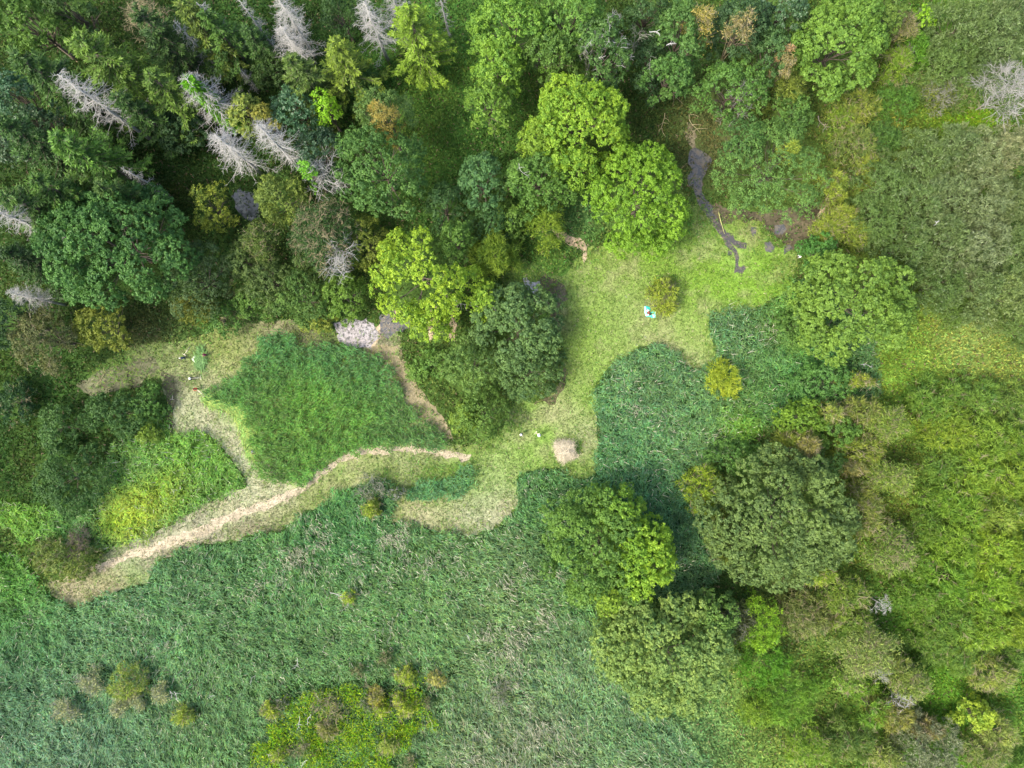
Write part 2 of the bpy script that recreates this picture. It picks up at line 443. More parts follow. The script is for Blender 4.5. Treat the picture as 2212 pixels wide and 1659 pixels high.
# colours of the ground cover, placed on the plan ------------------------------------
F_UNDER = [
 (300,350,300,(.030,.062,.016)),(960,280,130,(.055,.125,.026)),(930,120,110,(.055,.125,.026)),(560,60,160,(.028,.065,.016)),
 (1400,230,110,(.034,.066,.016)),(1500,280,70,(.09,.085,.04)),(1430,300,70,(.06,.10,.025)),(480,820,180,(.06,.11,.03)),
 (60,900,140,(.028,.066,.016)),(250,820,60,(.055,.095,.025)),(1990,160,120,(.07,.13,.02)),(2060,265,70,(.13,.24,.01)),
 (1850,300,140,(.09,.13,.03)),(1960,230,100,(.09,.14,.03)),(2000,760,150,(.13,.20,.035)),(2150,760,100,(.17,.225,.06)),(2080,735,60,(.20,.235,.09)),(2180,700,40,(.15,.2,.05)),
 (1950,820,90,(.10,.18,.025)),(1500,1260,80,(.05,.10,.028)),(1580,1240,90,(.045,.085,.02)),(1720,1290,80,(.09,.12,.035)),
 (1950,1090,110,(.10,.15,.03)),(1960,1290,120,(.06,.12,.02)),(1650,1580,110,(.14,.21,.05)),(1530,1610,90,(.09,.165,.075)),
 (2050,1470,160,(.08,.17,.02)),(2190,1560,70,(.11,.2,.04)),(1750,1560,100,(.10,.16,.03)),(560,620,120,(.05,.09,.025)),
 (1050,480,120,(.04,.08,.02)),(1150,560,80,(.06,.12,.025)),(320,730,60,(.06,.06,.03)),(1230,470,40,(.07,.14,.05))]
F_REED = [
 (690,900,130,(.068,.155,.022)),(600,740,60,(.055,.15,.050)),(720,770,50,(.055,.15,.055)),(800,800,50,(.055,.14,.045)),(900,920,70,(.06,.13,.035)),(600,980,60,(.06,.13,.02)),
 (500,850,50,(.05,.13,.03)),
 (440,1010,110,(.090,.185,.028)),(320,1100,46,(.25,.30,.02)),(265,1130,36,(.22,.29,.02)),(375,1050,38,(.17,.24,.02)),(300,1000,50,(.10,.20,.045)),(60,1140,60,(.10,.20,.015)),(150,1150,60,(.05,.13,.03)),
 (30,1250,90,(.060,.16,.022)),(50,1400,90,(.046,.125,.045)),(10,1490,80,(.026,.080,.036)),(100,1600,150,(.085,.165,.105)),(300,1350,150,(.075,.155,.075)),(500,1400,150,(.075,.15,.060)),
 (450,1250,110,(.060,.145,.055)),(740,1130,80,(.050,.14,.050)),(830,1070,40,(.045,.12,.05)),(900,1300,160,(.080,.16,.060)),(1080,1350,120,(.105,.165,.075)),(1200,1500,140,(.10,.17,.09)),(1350,1560,120,(.09,.16,.08)),
 (1150,1600,120,(.13,.17,.10)),(1180,1080,60,(.06,.14,.05)),(1250,1250,80,(.06,.14,.045)),(1400,1500,60,(.07,.15,.07)),
 (1400,880,110,(.085,.165,.075)),(1350,960,80,(.065,.16,.07)),(1450,1100,90,(.05,.125,.06)),(1420,1200,70,(.05,.11,.05)),(1500,960,70,(.085,.16,.065)),
 (1620,730,60,(.085,.16,.075)),(1560,690,40,(.075,.15,.065)),(1690,700,50,(.10,.20,.04)),(1640,820,60,(.085,.17,.05)),(1700,820,60,(.06,.16,.05)),(1590,930,40,(.10,.2,.02)),
 (940,1055,60,(.055,.14,.06))]
F_MEAD = [
 (1450,560,110,(.21,.31,.045)),(1600,620,90,(.21,.34,.04)),(1300,620,80,(.24,.32,.07)),(1380,660,50,(.30,.35,.11)),(1330,560,45,(.24,.32,.06)),(1340,740,45,(.28,.36,.09)),(1520,600,40,(.22,.34,.04)),
 (1480,720,50,(.30,.36,.10)),(1440,770,26,(.46,.40,.22)),(1490,790,30,(.38,.38,.17)),(1250,720,50,(.24,.33,.06)),(1215,700,26,(.13,.12,.07)),(1232,820,36,(.22,.27,.07)),(1220,890,36,(.36,.34,.16)),
 (1270,860,50,(.25,.36,.07)),(1270,930,30,(.36,.36,.17)),(1150,960,60,(.25,.36,.07)),(1100,1000,50,(.27,.34,.10)),(1060,1050,55,(.30,.36,.13)),(1080,1100,36,(.46,.40,.26)),
 (900,1108,36,(.44,.38,.21)),(985,1100,30,(.34,.35,.15)),(1010,1125,40,(.42,.38,.24)),(960,1130,30,(.36,.34,.16)),(870,1085,26,(.28,.32,.09)),
 (900,1010,60,(.32,.33,.14)),(800,1010,50,(.31,.33,.12)),(1000,1020,30,(.20,.32,.04)),(930,1030,30,(.17,.29,.03)),(840,1030,26,(.18,.24,.05)),(700,1070,40,(.31,.32,.12)),
 (580,1060,40,(.48,.43,.26)),(520,1080,36,(.46,.42,.25)),(600,1120,36,(.32,.30,.14)),(550,1140,30,(.30,.25,.15)),(430,1165,40,(.36,.30,.20)),(350,1195,30,(.40,.34,.22)),
 (400,1120,40,(.40,.36,.23)),(300,1185,30,(.38,.33,.22)),(250,1190,26,(.28,.28,.15)),(200,1270,40,(.38,.32,.18)),(140,1275,26,(.42,.33,.20)),(240,1275,30,(.42,.34,.18)),(270,1240,30,(.30,.34,.14)),
 (450,860,60,(.40,.38,.20)),(400,790,40,(.30,.31,.13)),(480,760,50,(.28,.30,.09)),(530,720,30,(.27,.27,.11)),(590,700,26,(.30,.26,.14)),(420,900,40,(.46,.42,.26)),(480,940,40,(.46,.43,.26)),
 (540,1000,30,(.46,.43,.26)),(510,900,26,(.34,.42,.12)),(320,780,40,(.17,.2,.07)),(380,830,20,(.20,.16,.11)),(500,650,30,(.14,.16,.06)),(250,790,40,(.10,.15,.04)),
 (900,860,40,(.34,.30,.16)),(940,910,30,(.36,.31,.18)),(850,780,30,(.26,.21,.12)),(820,740,30,(.25,.22,.13)),(1030,960,30,(.22,.28,.06)),(700,720,60,(.13,.14,.06)),
 (1150,560,60,(.14,.22,.05)),(1180,600,40,(.12,.18,.05)),(1100,900,24,(.15,.20,.06)),(1680,560,40,(.18,.31,.03)),(1640,500,40,(.22,.26,.06)),(1500,480,50,(.14,.24,.04)),(1600,560,30,(.28,.38,.09))]
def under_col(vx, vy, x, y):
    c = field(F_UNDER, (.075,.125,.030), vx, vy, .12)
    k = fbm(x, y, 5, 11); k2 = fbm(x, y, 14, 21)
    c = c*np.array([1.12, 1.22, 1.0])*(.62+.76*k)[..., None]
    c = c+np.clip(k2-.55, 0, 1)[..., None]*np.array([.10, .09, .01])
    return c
def reed_col(vx, vy, x, y):
    c = field(F_REED, (.075,.15,.055), vx, vy, .10)
    return c*np.array([.94, 1.09, .72])*(.74+.52*fbm(x, y, 7, 31))[..., None]
def mead_col(vx, vy, x, y):
    c = field(F_MEAD, (.24,.31,.08), vx, vy, .06)*np.array([.68, .76, .78])
    k = fbm(x, y, 3.0, 41, 4)
    s = np.clip((k-.52)*5, 0, 1)[..., None]
    c = c*(1-s*.34)+np.array([.29, .26, .16])*s*.34
    k3 = fbm(x, y, 1.6, 47, 3)
    g = np.clip((k3-.55)*5, 0, 1)[..., None]
    c = c*(1-g*.4)+np.array([.11, .18, .035])*g*.4
    return c

def structure(name, me, mat):
    o = link(name, me, mat); o['kind'] = 'structure'; return o

# the ground: fine near the picture, coarse out to the horizon, one sheet
def build_ground():
    def ax(lo, hi, fine, outer):
        a = list(np.arange(lo, hi+fine, fine))
        return np.array([-v for v in outer[::-1]]+a+list(outer))
    xs = ax(-112, 112, .9, [125, 160, 260, 500, 1200]); ys = ax(-86, 86, .9, [100, 130, 220, 450, 1200])
    xs.sort(); ys.sort()
    X, Y = np.meshgrid(xs, ys, indexing='ij')
    ids = np.arange(X.size).reshape(X.shape)
    q = np.stack([ids[:-1, :-1], ids[1:, :-1], ids[1:, 1:], ids[:-1, 1:]], -1).reshape(-1, 4)
    co = np.stack([X.ravel(), Y.ravel(), np.zeros(X.size)], -1)
    vx, vy = sheet(co[:, 0], co[:, 1])
    vx = np.clip(vx, -200, 2400); vy = np.clip(vy, -200, 1850)
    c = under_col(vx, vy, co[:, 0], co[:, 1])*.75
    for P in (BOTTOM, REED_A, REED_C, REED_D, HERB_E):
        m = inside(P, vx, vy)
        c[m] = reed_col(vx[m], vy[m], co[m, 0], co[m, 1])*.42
    me = mesh_np('ground', co, q, 4, {'Col': ('FLOAT_COLOR', 'POINT', np.concatenate([c, np.ones((len(c), 1))], 1))})
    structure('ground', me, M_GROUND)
build_ground()
structure('meadow', sheet_mesh('meadow', MEADOW, .02, .5, mead_col, .45, 3), M_MEADOW)
structure('path', sheet_mesh('path', PATH, .045, .3, lambda vx, vy, x, y: np.array([.40,.345,.24])*(.7+.55*fbm(x, y, 1.4, 61))[:, None], .42, 4), M_STRAW)
for i, (nm, P) in enumerate(DRY.items()):
    base = (.23,.20,.115) if nm == 'straw_litter' else (.44,.35,.23)
    structure('dry_bank', sheet_mesh('dry_bank', P, .04+.001*i, .4, lambda vx, vy, x, y: np.array(base)*(.6+.7*fbm(x, y, 1.6, 71))[:, None], .3, 30+i), M_STRAW)
for i, (nm, P) in enumerate(MUDS.items()):
    base = {'mud_bank': (.085,.074,.045), 'tan_bank': (.13,.115,.07), 'bare_soil': (.10,.105,.055), 'mud_lane': (.11,.10,.05), 'mud_edge': (.095,.088,.055)}.get(nm, (.10,.098,.055))
    structure('mud', sheet_mesh('mud', P, .028+.001*i, .5, lambda vx, vy, x, y: np.array(base)*(.5+1.0*fbm(x, y, 2.2, 81))[:, None], .5, 50+i), M_MUD)
W_DARK = water_mat('dark_ditch_water', (.062,.058,.055), (.11,.10,.075), .5, .62, 1.6)
W_GREY = water_mat('grey_marsh_water', (.070,.073,.075), (.12,.115,.09), .44, .62, 1.4)
W_POND = water_mat('pond_water', (.045,.055,.05), (.22,.26,.23), .52, .64, .45)
W_SCUM = water_mat('scummed_water', (.075,.075,.065), (.40,.40,.42), .38, .64, 2.2)
W_PALE = water_mat('pale_shallow_water', (.20,.20,.20), (.36,.40,.47), .44, .60, 2.4)
wm = {'pond_scum': W_SCUM, 'pond_pale': W_PALE, 'pond_woods': W_POND, 'channel': W_DARK, 'pool_dark': W_DARK}
for i, (nm, P) in enumerate(WATERS.items()):
    kind = 'pond' if nm.startswith('pond') else 'stream' if nm in ('stream', 'channel') else 'pool'
    small = nm.startswith('pool') or nm == 'channel'
    structure(kind, sheet_mesh(kind, P, .052+.0015*i, .25 if small else .4, lambda vx, vy, x, y: np.ones((len(x), 3)), .10 if small else .55, 90+i), wm.get(nm, W_GREY))

# ------------------------------------------------------------------ ground cover nobody could count
rs0 = np.random.RandomState(5)
WET = list(WATERS.values())
def scatter(n, seed, box=None):
    rs = np.random.RandomState(seed)
    if box is None: x0, x1, y0, y1 = -98, 98, -75, 75
    else:
        A = np.array([at(x, y)[:2] for x, y in box]); x0, y0 = A.min(0); x1, y1 = A.max(0)
    dens = n
    N = int(dens*(x1-x0)*(y1-y0))
    x = rs.uniform(x0, x1, N); y = rs.uniform(y0, y1, N)
    # wavy edges: the outline test is made on a slightly shifted point
    wx = x+(fbm(x, y, 1.8, seed+1)-.5)*2.6+rs.normal(size=N)*.28; wy = y+(fbm(x, y, 1.8, seed+2)-.5)*2.6+rs.normal(size=N)*.28
    vx, vy = sheet(wx, wy)
    return rs, x, y, vx, vy
def blades(x, y, z, L, W, az, tilt, rs, col, name, label='', droop=.2):
    """long pointed blades leaning out at azimuth az"""
    n = len(x)
    h = np.stack([np.cos(az), np.sin(az), np.zeros(n)], -1)
    s = np.stack([-np.sin(az), np.cos(az), np.zeros(n)], -1)
    P = np.stack([x, y, z], -1)
    L = L[:, None]; W = W[:, None]
    T = P+h*np.cos(tilt)[:, None]*L+np.array([0, 0, 1.])*(np.sin(tilt)[:, None]-droop)*L
    tw = np.array([0, 0, 1.])*(rs.uniform(-.6, .6, n)[:, None])
    v = np.stack([P-(s+tw)*W*.5, P+(s+tw)*W*.5, T], 1).reshape(-1, 3)
    c = np.concatenate([np.clip(col, 0, 1), np.ones((n, 1))], 1)
    return mesh_np(name, v, np.arange(3*n), 3, {'Col': ('FLOAT_COLOR', 'FACE', c)})
def leaf_bits(P, N, L, W, rs, col, name, flat=.6):
    v = leaves(P, N, L, W, rs, flat)
    c = np.concatenate([np.clip(col, 0, 1), np.ones((len(col), 1))], 1)
    return mesh_np(name, v, np.arange(len(v)), 3, {'Col': ('FLOAT_COLOR', 'FACE', c)})
def stuff(name, me, mat, label, cat):
    o = link(name, me, mat); tag(o, label, cat, kind='stuff'); return o

PALE = np.array([.40,.40,.29])
STRAWY = [(620,1190,60,.45),(690,1180,60,.35),(850,1180,60,.4),(950,1230,60,.25),(1080,1380,60,.4),(1090,1480,50,.5),(1150,1600,80,.35),(1180,1290,60,.25),(560,1250,40,.35),(1050,1620,60,.25),
          (760,1230,60,.2),(1200,1120,30,.3),(1400,880,60,.12),(1640,730,50,.12),(330,1360,80,.15),(1100,1250,50,.3)]
def reed_bed(name, polys, dens, seed, label, zr=(.7, 2.3), excl=(), dirn=None, straw=True, clump=3.0, wid=.14, bare=.0, len_=(.45, 1.05)):
    box = [p for P in polys for p in P]
    rs, x, y, vx, vy = scatter(dens, seed, box)
    m = np.zeros(len(x), bool)
    for P in polys: m |= inside(P, vx, vy)
    for P in tuple(excl)+(PATH,): m &= ~inside(P, vx, vy)
    m &= ~(inside(BRIGHT, vx, vy) & (rs.rand(len(x)) < .55))
    m &= vnoise(x, y, .75, seed+7)*.75+vnoise(x, y, 2.1, seed+8)*.25 > rs.rand(len(x))*.55
    x, y, vx, vy = x[m], y[m], vx[m], vy[m]
    n = len(x)
    hmap = fbm(x, y, clump, seed+3)
    top = zr[0]+(zr[1]-zr[0])*np.clip((hmap-.25)*1.8, 0, 1)
    u = rs.rand(n)
    ck = vnoise(x, y, .8, seed+7)
    z = top*(1-.65*u*u)*(.45+.65*ck)
    c = reed_col(vx, vy, x, y)
    c = c*(rs.uniform(.65, 1.75, n)*(.75+.5*vnoise(x, y, 1.1, seed+11)))[:, None]
    c[:, 0] *= rs.uniform(.8, 1.35, n); c[:, 2] *= rs.uniform(.7, 1.5, n)
    if straw:
        pr = np.full(n, .03)
        for (a, b, r, k) in STRAWY: pr = np.maximum(pr, k*np.exp(-((vx-a)**2+(vy-b)**2)/r**2))
        pr = pr*np.clip((fbm(x, y, 2.6, seed+9)-.38)*6, .12, 2.0)
        sm = rs.rand(n) < pr
        c[sm] = PALE*rs.uniform(.7, 1.3, sm.sum())[:, None]
    L = rs.uniform(*len_, n); W = np.full(n, wid)*rs.uniform(.7, 1.3, n)
    if straw: W = np.where(sm, W*.7, W)
    az = rs.uniform(0, 2*PI, n); tl = rs.uniform(-.1, .8, n)
    if straw:
        up = sm & (rs.rand(n) < .6)
        tl[up] = rs.uniform(.85, 1.45, up.sum()); L[up] = rs.uniform(1.1, 2.1, up.sum()); z[up] = np.maximum(z[up], .9)
    if dirn is not None:
        wind = dirn+(fbm(x, y, 9, seed+5)-.5)*3.0
        az = np.where(rs.rand(n) < .6, wind+rs.normal(size=n)*.5, az)
    me = blades(x, y, z, L, W, az, tl, rs, c, name, label)
    stuff(name, me, M_REED, label, 'reeds')
reed_bed('reed_bed', [REED_A], 62, 101, 'dense green reed bed enclosed by the mown strip and the straw path', (1.6, 2.3), dirn=2.9, clump=2.0, wid=.13, straw=False, len_=(.4, .9))
reed_bed('reed_bed', [REED_C], 46, 111, 'reed bed with yellow flowering weeds between dark bushes and the straw path', (.8, 1.9), excl=(MEADOW,), clump=2.5, straw=True)
reed_bed('reed_bed', [BOTTOM], 42, 121, 'wide grey green reed field below the path', (.7, 2.3), dirn=-.8, clump=3.2)
reed_bed('reed_bed', [REED_D], 50, 131, 'bluish green reed bed beside the round straw heap and meadow', (1.2, 2.2), clump=1.6, straw=True)
reed_bed('reed_bed', [HERB_E], 44, 141, 'mixed reeds and green weeds next to the large tree', (.5, 1.8), clump=2.4)
reed_bed('reed_bed', [HEDGE_F], 60, 151, 'narrow uncut island of dark reeds in the mown meadow', (1.3, 2.2), clump=1.5, straw=False)

# bright low weeds showing through the lower reed field
def weeds():
    rs, x, y, vx, vy = scatter(70, 161, [(520, 1390), (1020, 1760)])
    qx, qy = sheet(x+(fbm(x, y, 7, 163)-.5)*16, y+(fbm(x, y, 7, 167)-.5)*16)
    m = inside(BRIGHT, qx, qy) & (fbm(x, y, 3.5, 162) > .30+.35*rs.rand(len(x)))
    x, y = x[m], y[m]; n = len(x)
    z = rs.uniform(.9, 2.3, n)
    c = np.array([.21,.36,.012])*rs.uniform(.75, 1.3, n)[:, None]; c[:, 0] *= rs.uniform(.6, 1.5, n)
    me = leaf_bits(np.stack([x, y, z], -1), np.tile([0, 0, 1.], (n, 1)), .34, .15, rs, c, 'weeds', .5)
    stuff('weeds', me, M_HERB, 'bright green low weeds showing through the lower reed field', 'weeds')
weeds()

# short grass of the meadow
def grass():
    rs, x, y, vx, vy = scatter(34, 171, MEADOW)
    m = inside(MEADOW, vx, vy)
    for P in WET+[PATH]+[REED_A, REED_D, HEDGE_F]: m &= ~inside(P, vx, vy)
    for P in list(MUDS.values())+list(DRY.values()): m &= ~(inside(P, vx, vy) & (rs.rand(len(x)) < .8))
    x, y, vx, vy = x[m], y[m], vx[m], vy[m]; n = len(x)
    c = mead_col(vx, vy, x, y)*rs.uniform(.7, 1.3, n)[:, None]
    pale = rs.rand(n) < .12; c[pale] = np.array([.36,.32,.20])*rs.uniform(.7, 1.2, pale.sum())[:, None]
    gr = rs.rand(n) < .25; c[gr] = c[gr]*np.array([.6,.85,.5])
    me = leaf_bits(np.stack([x, y, np.full(n, .05)], -1), np.tile([0, 0, .5], (n, 1)), .42, .11, rs, c, 'meadow_grass', .5)
    stuff('meadow_grass', me, M_HERB, 'short mown grass and cut stubble of the clearing', 'grass')
grass()
def rank_grass():       # taller, darker fringe and tufts of uncut grass
    rs, x, y, vx, vy = scatter(16, 181, MEADOW)
    m = inside(MEADOW, vx, vy)
    pr = np.full(len(x), .02)
    for a, b, r, k in [(930,1025,50,.8),(1510,400,60,.45),(1540,470,36,.35),(1640,500,60,.3),(1570,540,40,.25),(1000,1015,40,.7),(840,1035,30,.6),(1225,1020,26,.5),(1240,960,20,.9),(1500,470,50,.9),(1250,500,50,.9),(1150,560,60,.9),(1170,600,50,.6),(1440,600,28,.5),(1540,560,50,.15),(1290,900,30,.3),
                       (1690,590,40,.5),(1000,1150,40,.4),(1230,1035,20,.6),(470,870,40,.1),(260,800,50,.6),(420,760,60,.3),(1065,940,40,.5),(1100,900,40,.6),(1500,800,20,.7),(1210,1010,40,.3)]:
        pr = np.maximum(pr, k*np.exp(-((vx-a)**2+(vy-b)**2)/r**2))
    j1, j2 = sheet(x+rs.normal(size=len(x))*1.3, y+rs.normal(size=len(x))*1.3)
    pr = np.maximum(pr, np.where(inside(MEADOW, j1, j2) & ~inside(REED_A, j1, j2) & ~inside(HEDGE_F, j1, j2), 0, .7))
    m &= rs.rand(len(x)) < pr
    for P in [PATH]: m &= ~inside(P, vx, vy)
    for P in WET: m &= ~inside(P, vx, vy) | (rs.rand(len(x)) < .3)
    x, y, vx, vy = x[m], y[m], vx[m], vy[m]; n = len(x)
    c = np.array([.10,.20,.03])*rs.uniform(.6, 1.4, n)[:, None]; c[:, 0] *= rs.uniform(.7, 1.5, n)
    me = blades(x, y, rs.uniform(.15, .6, n), rs.uniform(.5, .9, n), np.full(n, .12), rs.uniform(0, 2*PI, n), rs.uniform(.1, .9, n), rs, c, 'rank_grass', '')
    stuff('rank_grass', me, M_HERB, 'taller dark green grass left standing along the meadow edges', 'grass')
rank_grass()
def litter():           # loose straw along the path and on dry banks
    rs, x, y, vx, vy = scatter(26, 191, [p for P in [PATH]+list(DRY.values()) for p in P])
    wide = ribbon([(a, b, w*1.7) for a, b, w in PATH_C])
    m = inside(PATH, vx, vy) | (inside(wide, vx, vy) & (rs.rand(len(x)) < .35))
    for nm, P in DRY.items(): m |= inside(P, vx, vy) & (rs.rand(len(x)) < (.30 if nm == 'straw_litter' else 1))
    x, y, vx, vy = x[m], y[m], vx[m], vy[m]; n = len(x)
    c = np.array([.48,.43,.31])*rs.uniform(.55, 1.2, n)[:, None]
    me = leaf_bits(np.stack([x, y, np.full(n, .07)], -1), np.tile([0, 0, .3], (n, 1)), .45, .08, rs, c, 'loose_straw', .4)
    stuff('loose_straw', me, M_HERB, 'loose pale straw trodden along the path and dry banks', 'straw')
litter()
def windrow():          # freshly cut reeds lying along the left edge of the reed bed
    line = np.array([(446,862),(470,868),(500,872),(522,890),(530,915),(538,940),(548,965),(550,978)], float)
    rs = np.random.RandomState(201)
    n = 5200
    t = rs.rand(n)*(len(line)-1); i = t.astype(int); f = (t-i)[:, None]
    p = line[i]*(1-f)+line[np.minimum(i+1, len(line)-1)]*f
    p = p+rs.normal(size=(n, 2))*np.array([7, 6])
    W_ = np.array([at(a, b)[:2] for a, b in p])
    d = line[np.minimum(i+1, len(line)-1)]-line[i]
    az = np.arctan2(-d[:, 1], d[:, 0])+rs.normal(size=n)*.55
    c = np.array([.27,.42,.10])*rs.uniform(.5, 1.35, n)[:, None]; c[:, 0] *= rs.uniform(.7, 1.4, n)
    me = blades(W_[:, 0], W_[:, 1], rs.uniform(.06, .5, n), rs.uniform(.8, 1.7, n), np.full(n, .10), az, rs.uniform(-.05, .15, n), rs, c, 'cut_reeds', '', droop=.05)
    stuff('cut_reeds', me, M_HERB, 'fresh light green cut reeds raked in a row beside the reed bed', 'cut reeds')
windrow()

# ------------------------------------------------------------------ trees
def crown_np(rx, ry, zt, zb, seed, lobe_r=1.9, tuft_r=.55, per=16, leaf=.34, leafw=.24, dens=1.0, open_=.0, rag=.18, flat=.6, spike=False):
    """crown = branch clusters on a dome, tufts on each cluster, leaves on each tuft; returns verts, tones"""
    rs = np.random.RandomState(seed)
    lobe_r = min(lobe_r, .5*min(rx, ry))
    nl = max(4, int(1.25*rx*ry/(lobe_r**2)*dens))
    i = np.arange(nl)
    r = np.sqrt((i+.5)/nl)*rs.uniform(.9, 1.08, nl); a = i*2.39996+rs.normal(size=nl)*.35
    edge = 1+rag*(np.sin(a*2+rs.rand()*6)+.7*np.sin(a*3+rs.rand()*6)+.5*np.sin(a*5+rs.rand()*6))/1.6
    r = r*np.clip(edge, .6, 1.3)
    lx = r*np.cos(a)*(rx-lobe_r*.55); ly = r*np.sin(a)*(ry-lobe_r*.55)
    H = zt-zb
    lz = zb+H*(np.sqrt(np.clip(1-.80*r*r, .02, 1)))*.92-lobe_r*.7+rs.normal(size=nl)*lobe_r*.42
    lr = lobe_r*rs.uniform(.7, 1.2, nl)
    # second, lower ring: outer skirts
    k = nl//2
    a2 = rs.uniform(0, 2*PI, k); r2 = rs.uniform(.72, 1.0, k)
    lx = np.r_[lx, r2*np.cos(a2)*(rx-lobe_r*.5)]; ly = np.r_[ly, r2*np.sin(a2)*(ry-lobe_r*.5)]
    lz = np.r_[lz, zb+H*rs.uniform(.12, .42, k)]; lr = np.r_[lr, lobe_r*rs.uniform(.7, 1.1, k)]
    keep = rs.rand(len(lx)) > open_
    lx, ly, lz, lr = lx[keep], ly[keep], lz[keep], lr[keep]
    C = np.stack([lx, ly, lz], -1); n = len(C)
    ltone = rs.rand(n)
    nt = np.maximum(8, (2.2*PI*lr**2/(tuft_r**2*2.0)).astype(int))
    own = np.repeat(np.arange(n), nt)
    D = norm(rs.normal(size=(len(own), 3))+np.array([0, 0, .55])); D[:, 2] = np.where(D[:, 2] < -.35, -D[:, 2], D[:, 2])
    T = C[own]+D*(lr[own]*rs.uniform(.72, 1.08, len(own)))[:, None]*np.array([1, 1, .85])
    # tufts buried inside another cluster are never seen
    bur = np.zeros(len(T), bool)
    for j in range(n):
        m = own != j
        d = T[m]-C[j]; bur[np.where(m)[0]] |= (d*d).sum(1) < (lr[j]*.72)**2
    T, D, own = T[~bur], D[~bur], own[~bur]
    ttone = rs.rand(len(T))
    ts = tuft_r*rs.uniform(.7, 1.25, len(T))
    o2 = np.repeat(np.arange(len(T)), per)
    E = norm(D[o2]*.9+rs.normal(size=(len(o2), 3))*.8+np.array([0, 0, .35]))
    P = T[o2]+E*(ts[o2]*rs.uniform(.35, 1.0, len(o2)))[:, None]*np.array([1, 1, .8])
    N = norm(E*.8+D[o2]*.4+np.array([0, 0, .15]))
    if spike: N = norm(E+D[o2]*.5)
    v = leaves(P, N, leaf, leafw, rs, flat) if spike else leaves_flat(P, N, leaf, leafw, rs)
    tone = .42*ttone[o2]+.28*ltone[own][o2]+.30*rs.rand(len(o2))
    # tone differs at random by cluster, tuft and leaf
    return v, np.clip(tone, 0, 1), C, lr
def crown_mesh(name, parts):
    v = np.concatenate([p[0] for p in parts]); t = np.concatenate([p[1] for p in parts])
    return mesh_np(name, v, np.arange(len(v)), 3, {'tone': ('FLOAT', 'FACE', t)})
def wood_mesh(name, h, zb, C, seed, r0=.32, kmax=16, stem=.8, lean=(0, 0)):
    """tapered trunk with forked limbs that reach into the crown's clusters"""
    rs = np.random.RandomState(seed)
    ch = []
    n = 7; zs = np.linspace(-.15, h*stem, n)
    tr = [(np.array([lean[0]*(z/h)+rs.normal()*.06*i, lean[1]*(z/h)+rs.normal()*.06*i, z]), r0*(1-.82*i/(n-1))) for i, z in enumerate(zs)]
    tr[0] = (tr[0][0], r0*1.5)
    ch.append(tr)
    if C is not None and len(C):
        for j in rs.permutation(len(C))[:kmax]:
            c = C[j]; z0 = min(max(zb*.5+.3*c[2], h*.2), h*stem*.95)*rs.uniform(.7, 1)
            b = np.array([0, 0, z0]); m = b*.5+c*.5+np.array([0, 0, -.06*np.linalg.norm(c[:2])])
            rr = r0*.34
            ch.append([(b, rr), (b*.75+c*.25+np.array([0, 0, .1]), rr*.85), (m, rr*.6), (c, rr*.22)])
            for _ in range(2):
                e = c+rs.normal(size=3)*.9; ch.append([(m, rr*.45), (m*.4+e*.6, rr*.3), (e, rr*.12)])
    return chain_sticks(name, ch)
def twig_net(C, lr, seed, n=10, ln=1.3, r=.028, up=.5, fork=3):
    """bare twigs standing out of the clusters"""
    rs = np.random.RandomState(seed)
    own = np.repeat(np.arange(len(C)), n); N = len(own)
    D = norm(rs.normal(size=(N, 3))*np.array([1, 1, .6])+np.array([0, 0, up]))
    B = C[own]+D*(lr[own]*rs.uniform(.2, .7, N))[:, None]
    L = ln*rs.uniform(.6, 1.3, N)
    M = B+D*(L*.55)[:, None]; E = B+norm(D+rs.normal(size=(N, 3))*.35)*L[:, None]
    p0 = [B, M]; p1 = [M, E]; ra = [np.full(N, r*1.3), np.full(N, r)]; rb = [np.full(N, r), np.full(N, r*.45)]
    for _ in range(fork):
        s = M*.6+B*.4 if _ % 2 else M
        e = s+norm(D+rs.normal(size=(N, 3))*.75)*(L*.5)[:, None]
        p0.append(s); p1.append(e); ra.append(np.full(N, r*.8)); rb.append(np.full(N, r*.4))
    return np.concatenate(p0), np.concatenate(p1), np.concatenate(ra), np.concatenate(rb)
def stick_mesh(name, P0, P1, R0, R1):
    v, i = sticks(P0, P1, R0, R1); return mesh_np(name, v, i, 3)

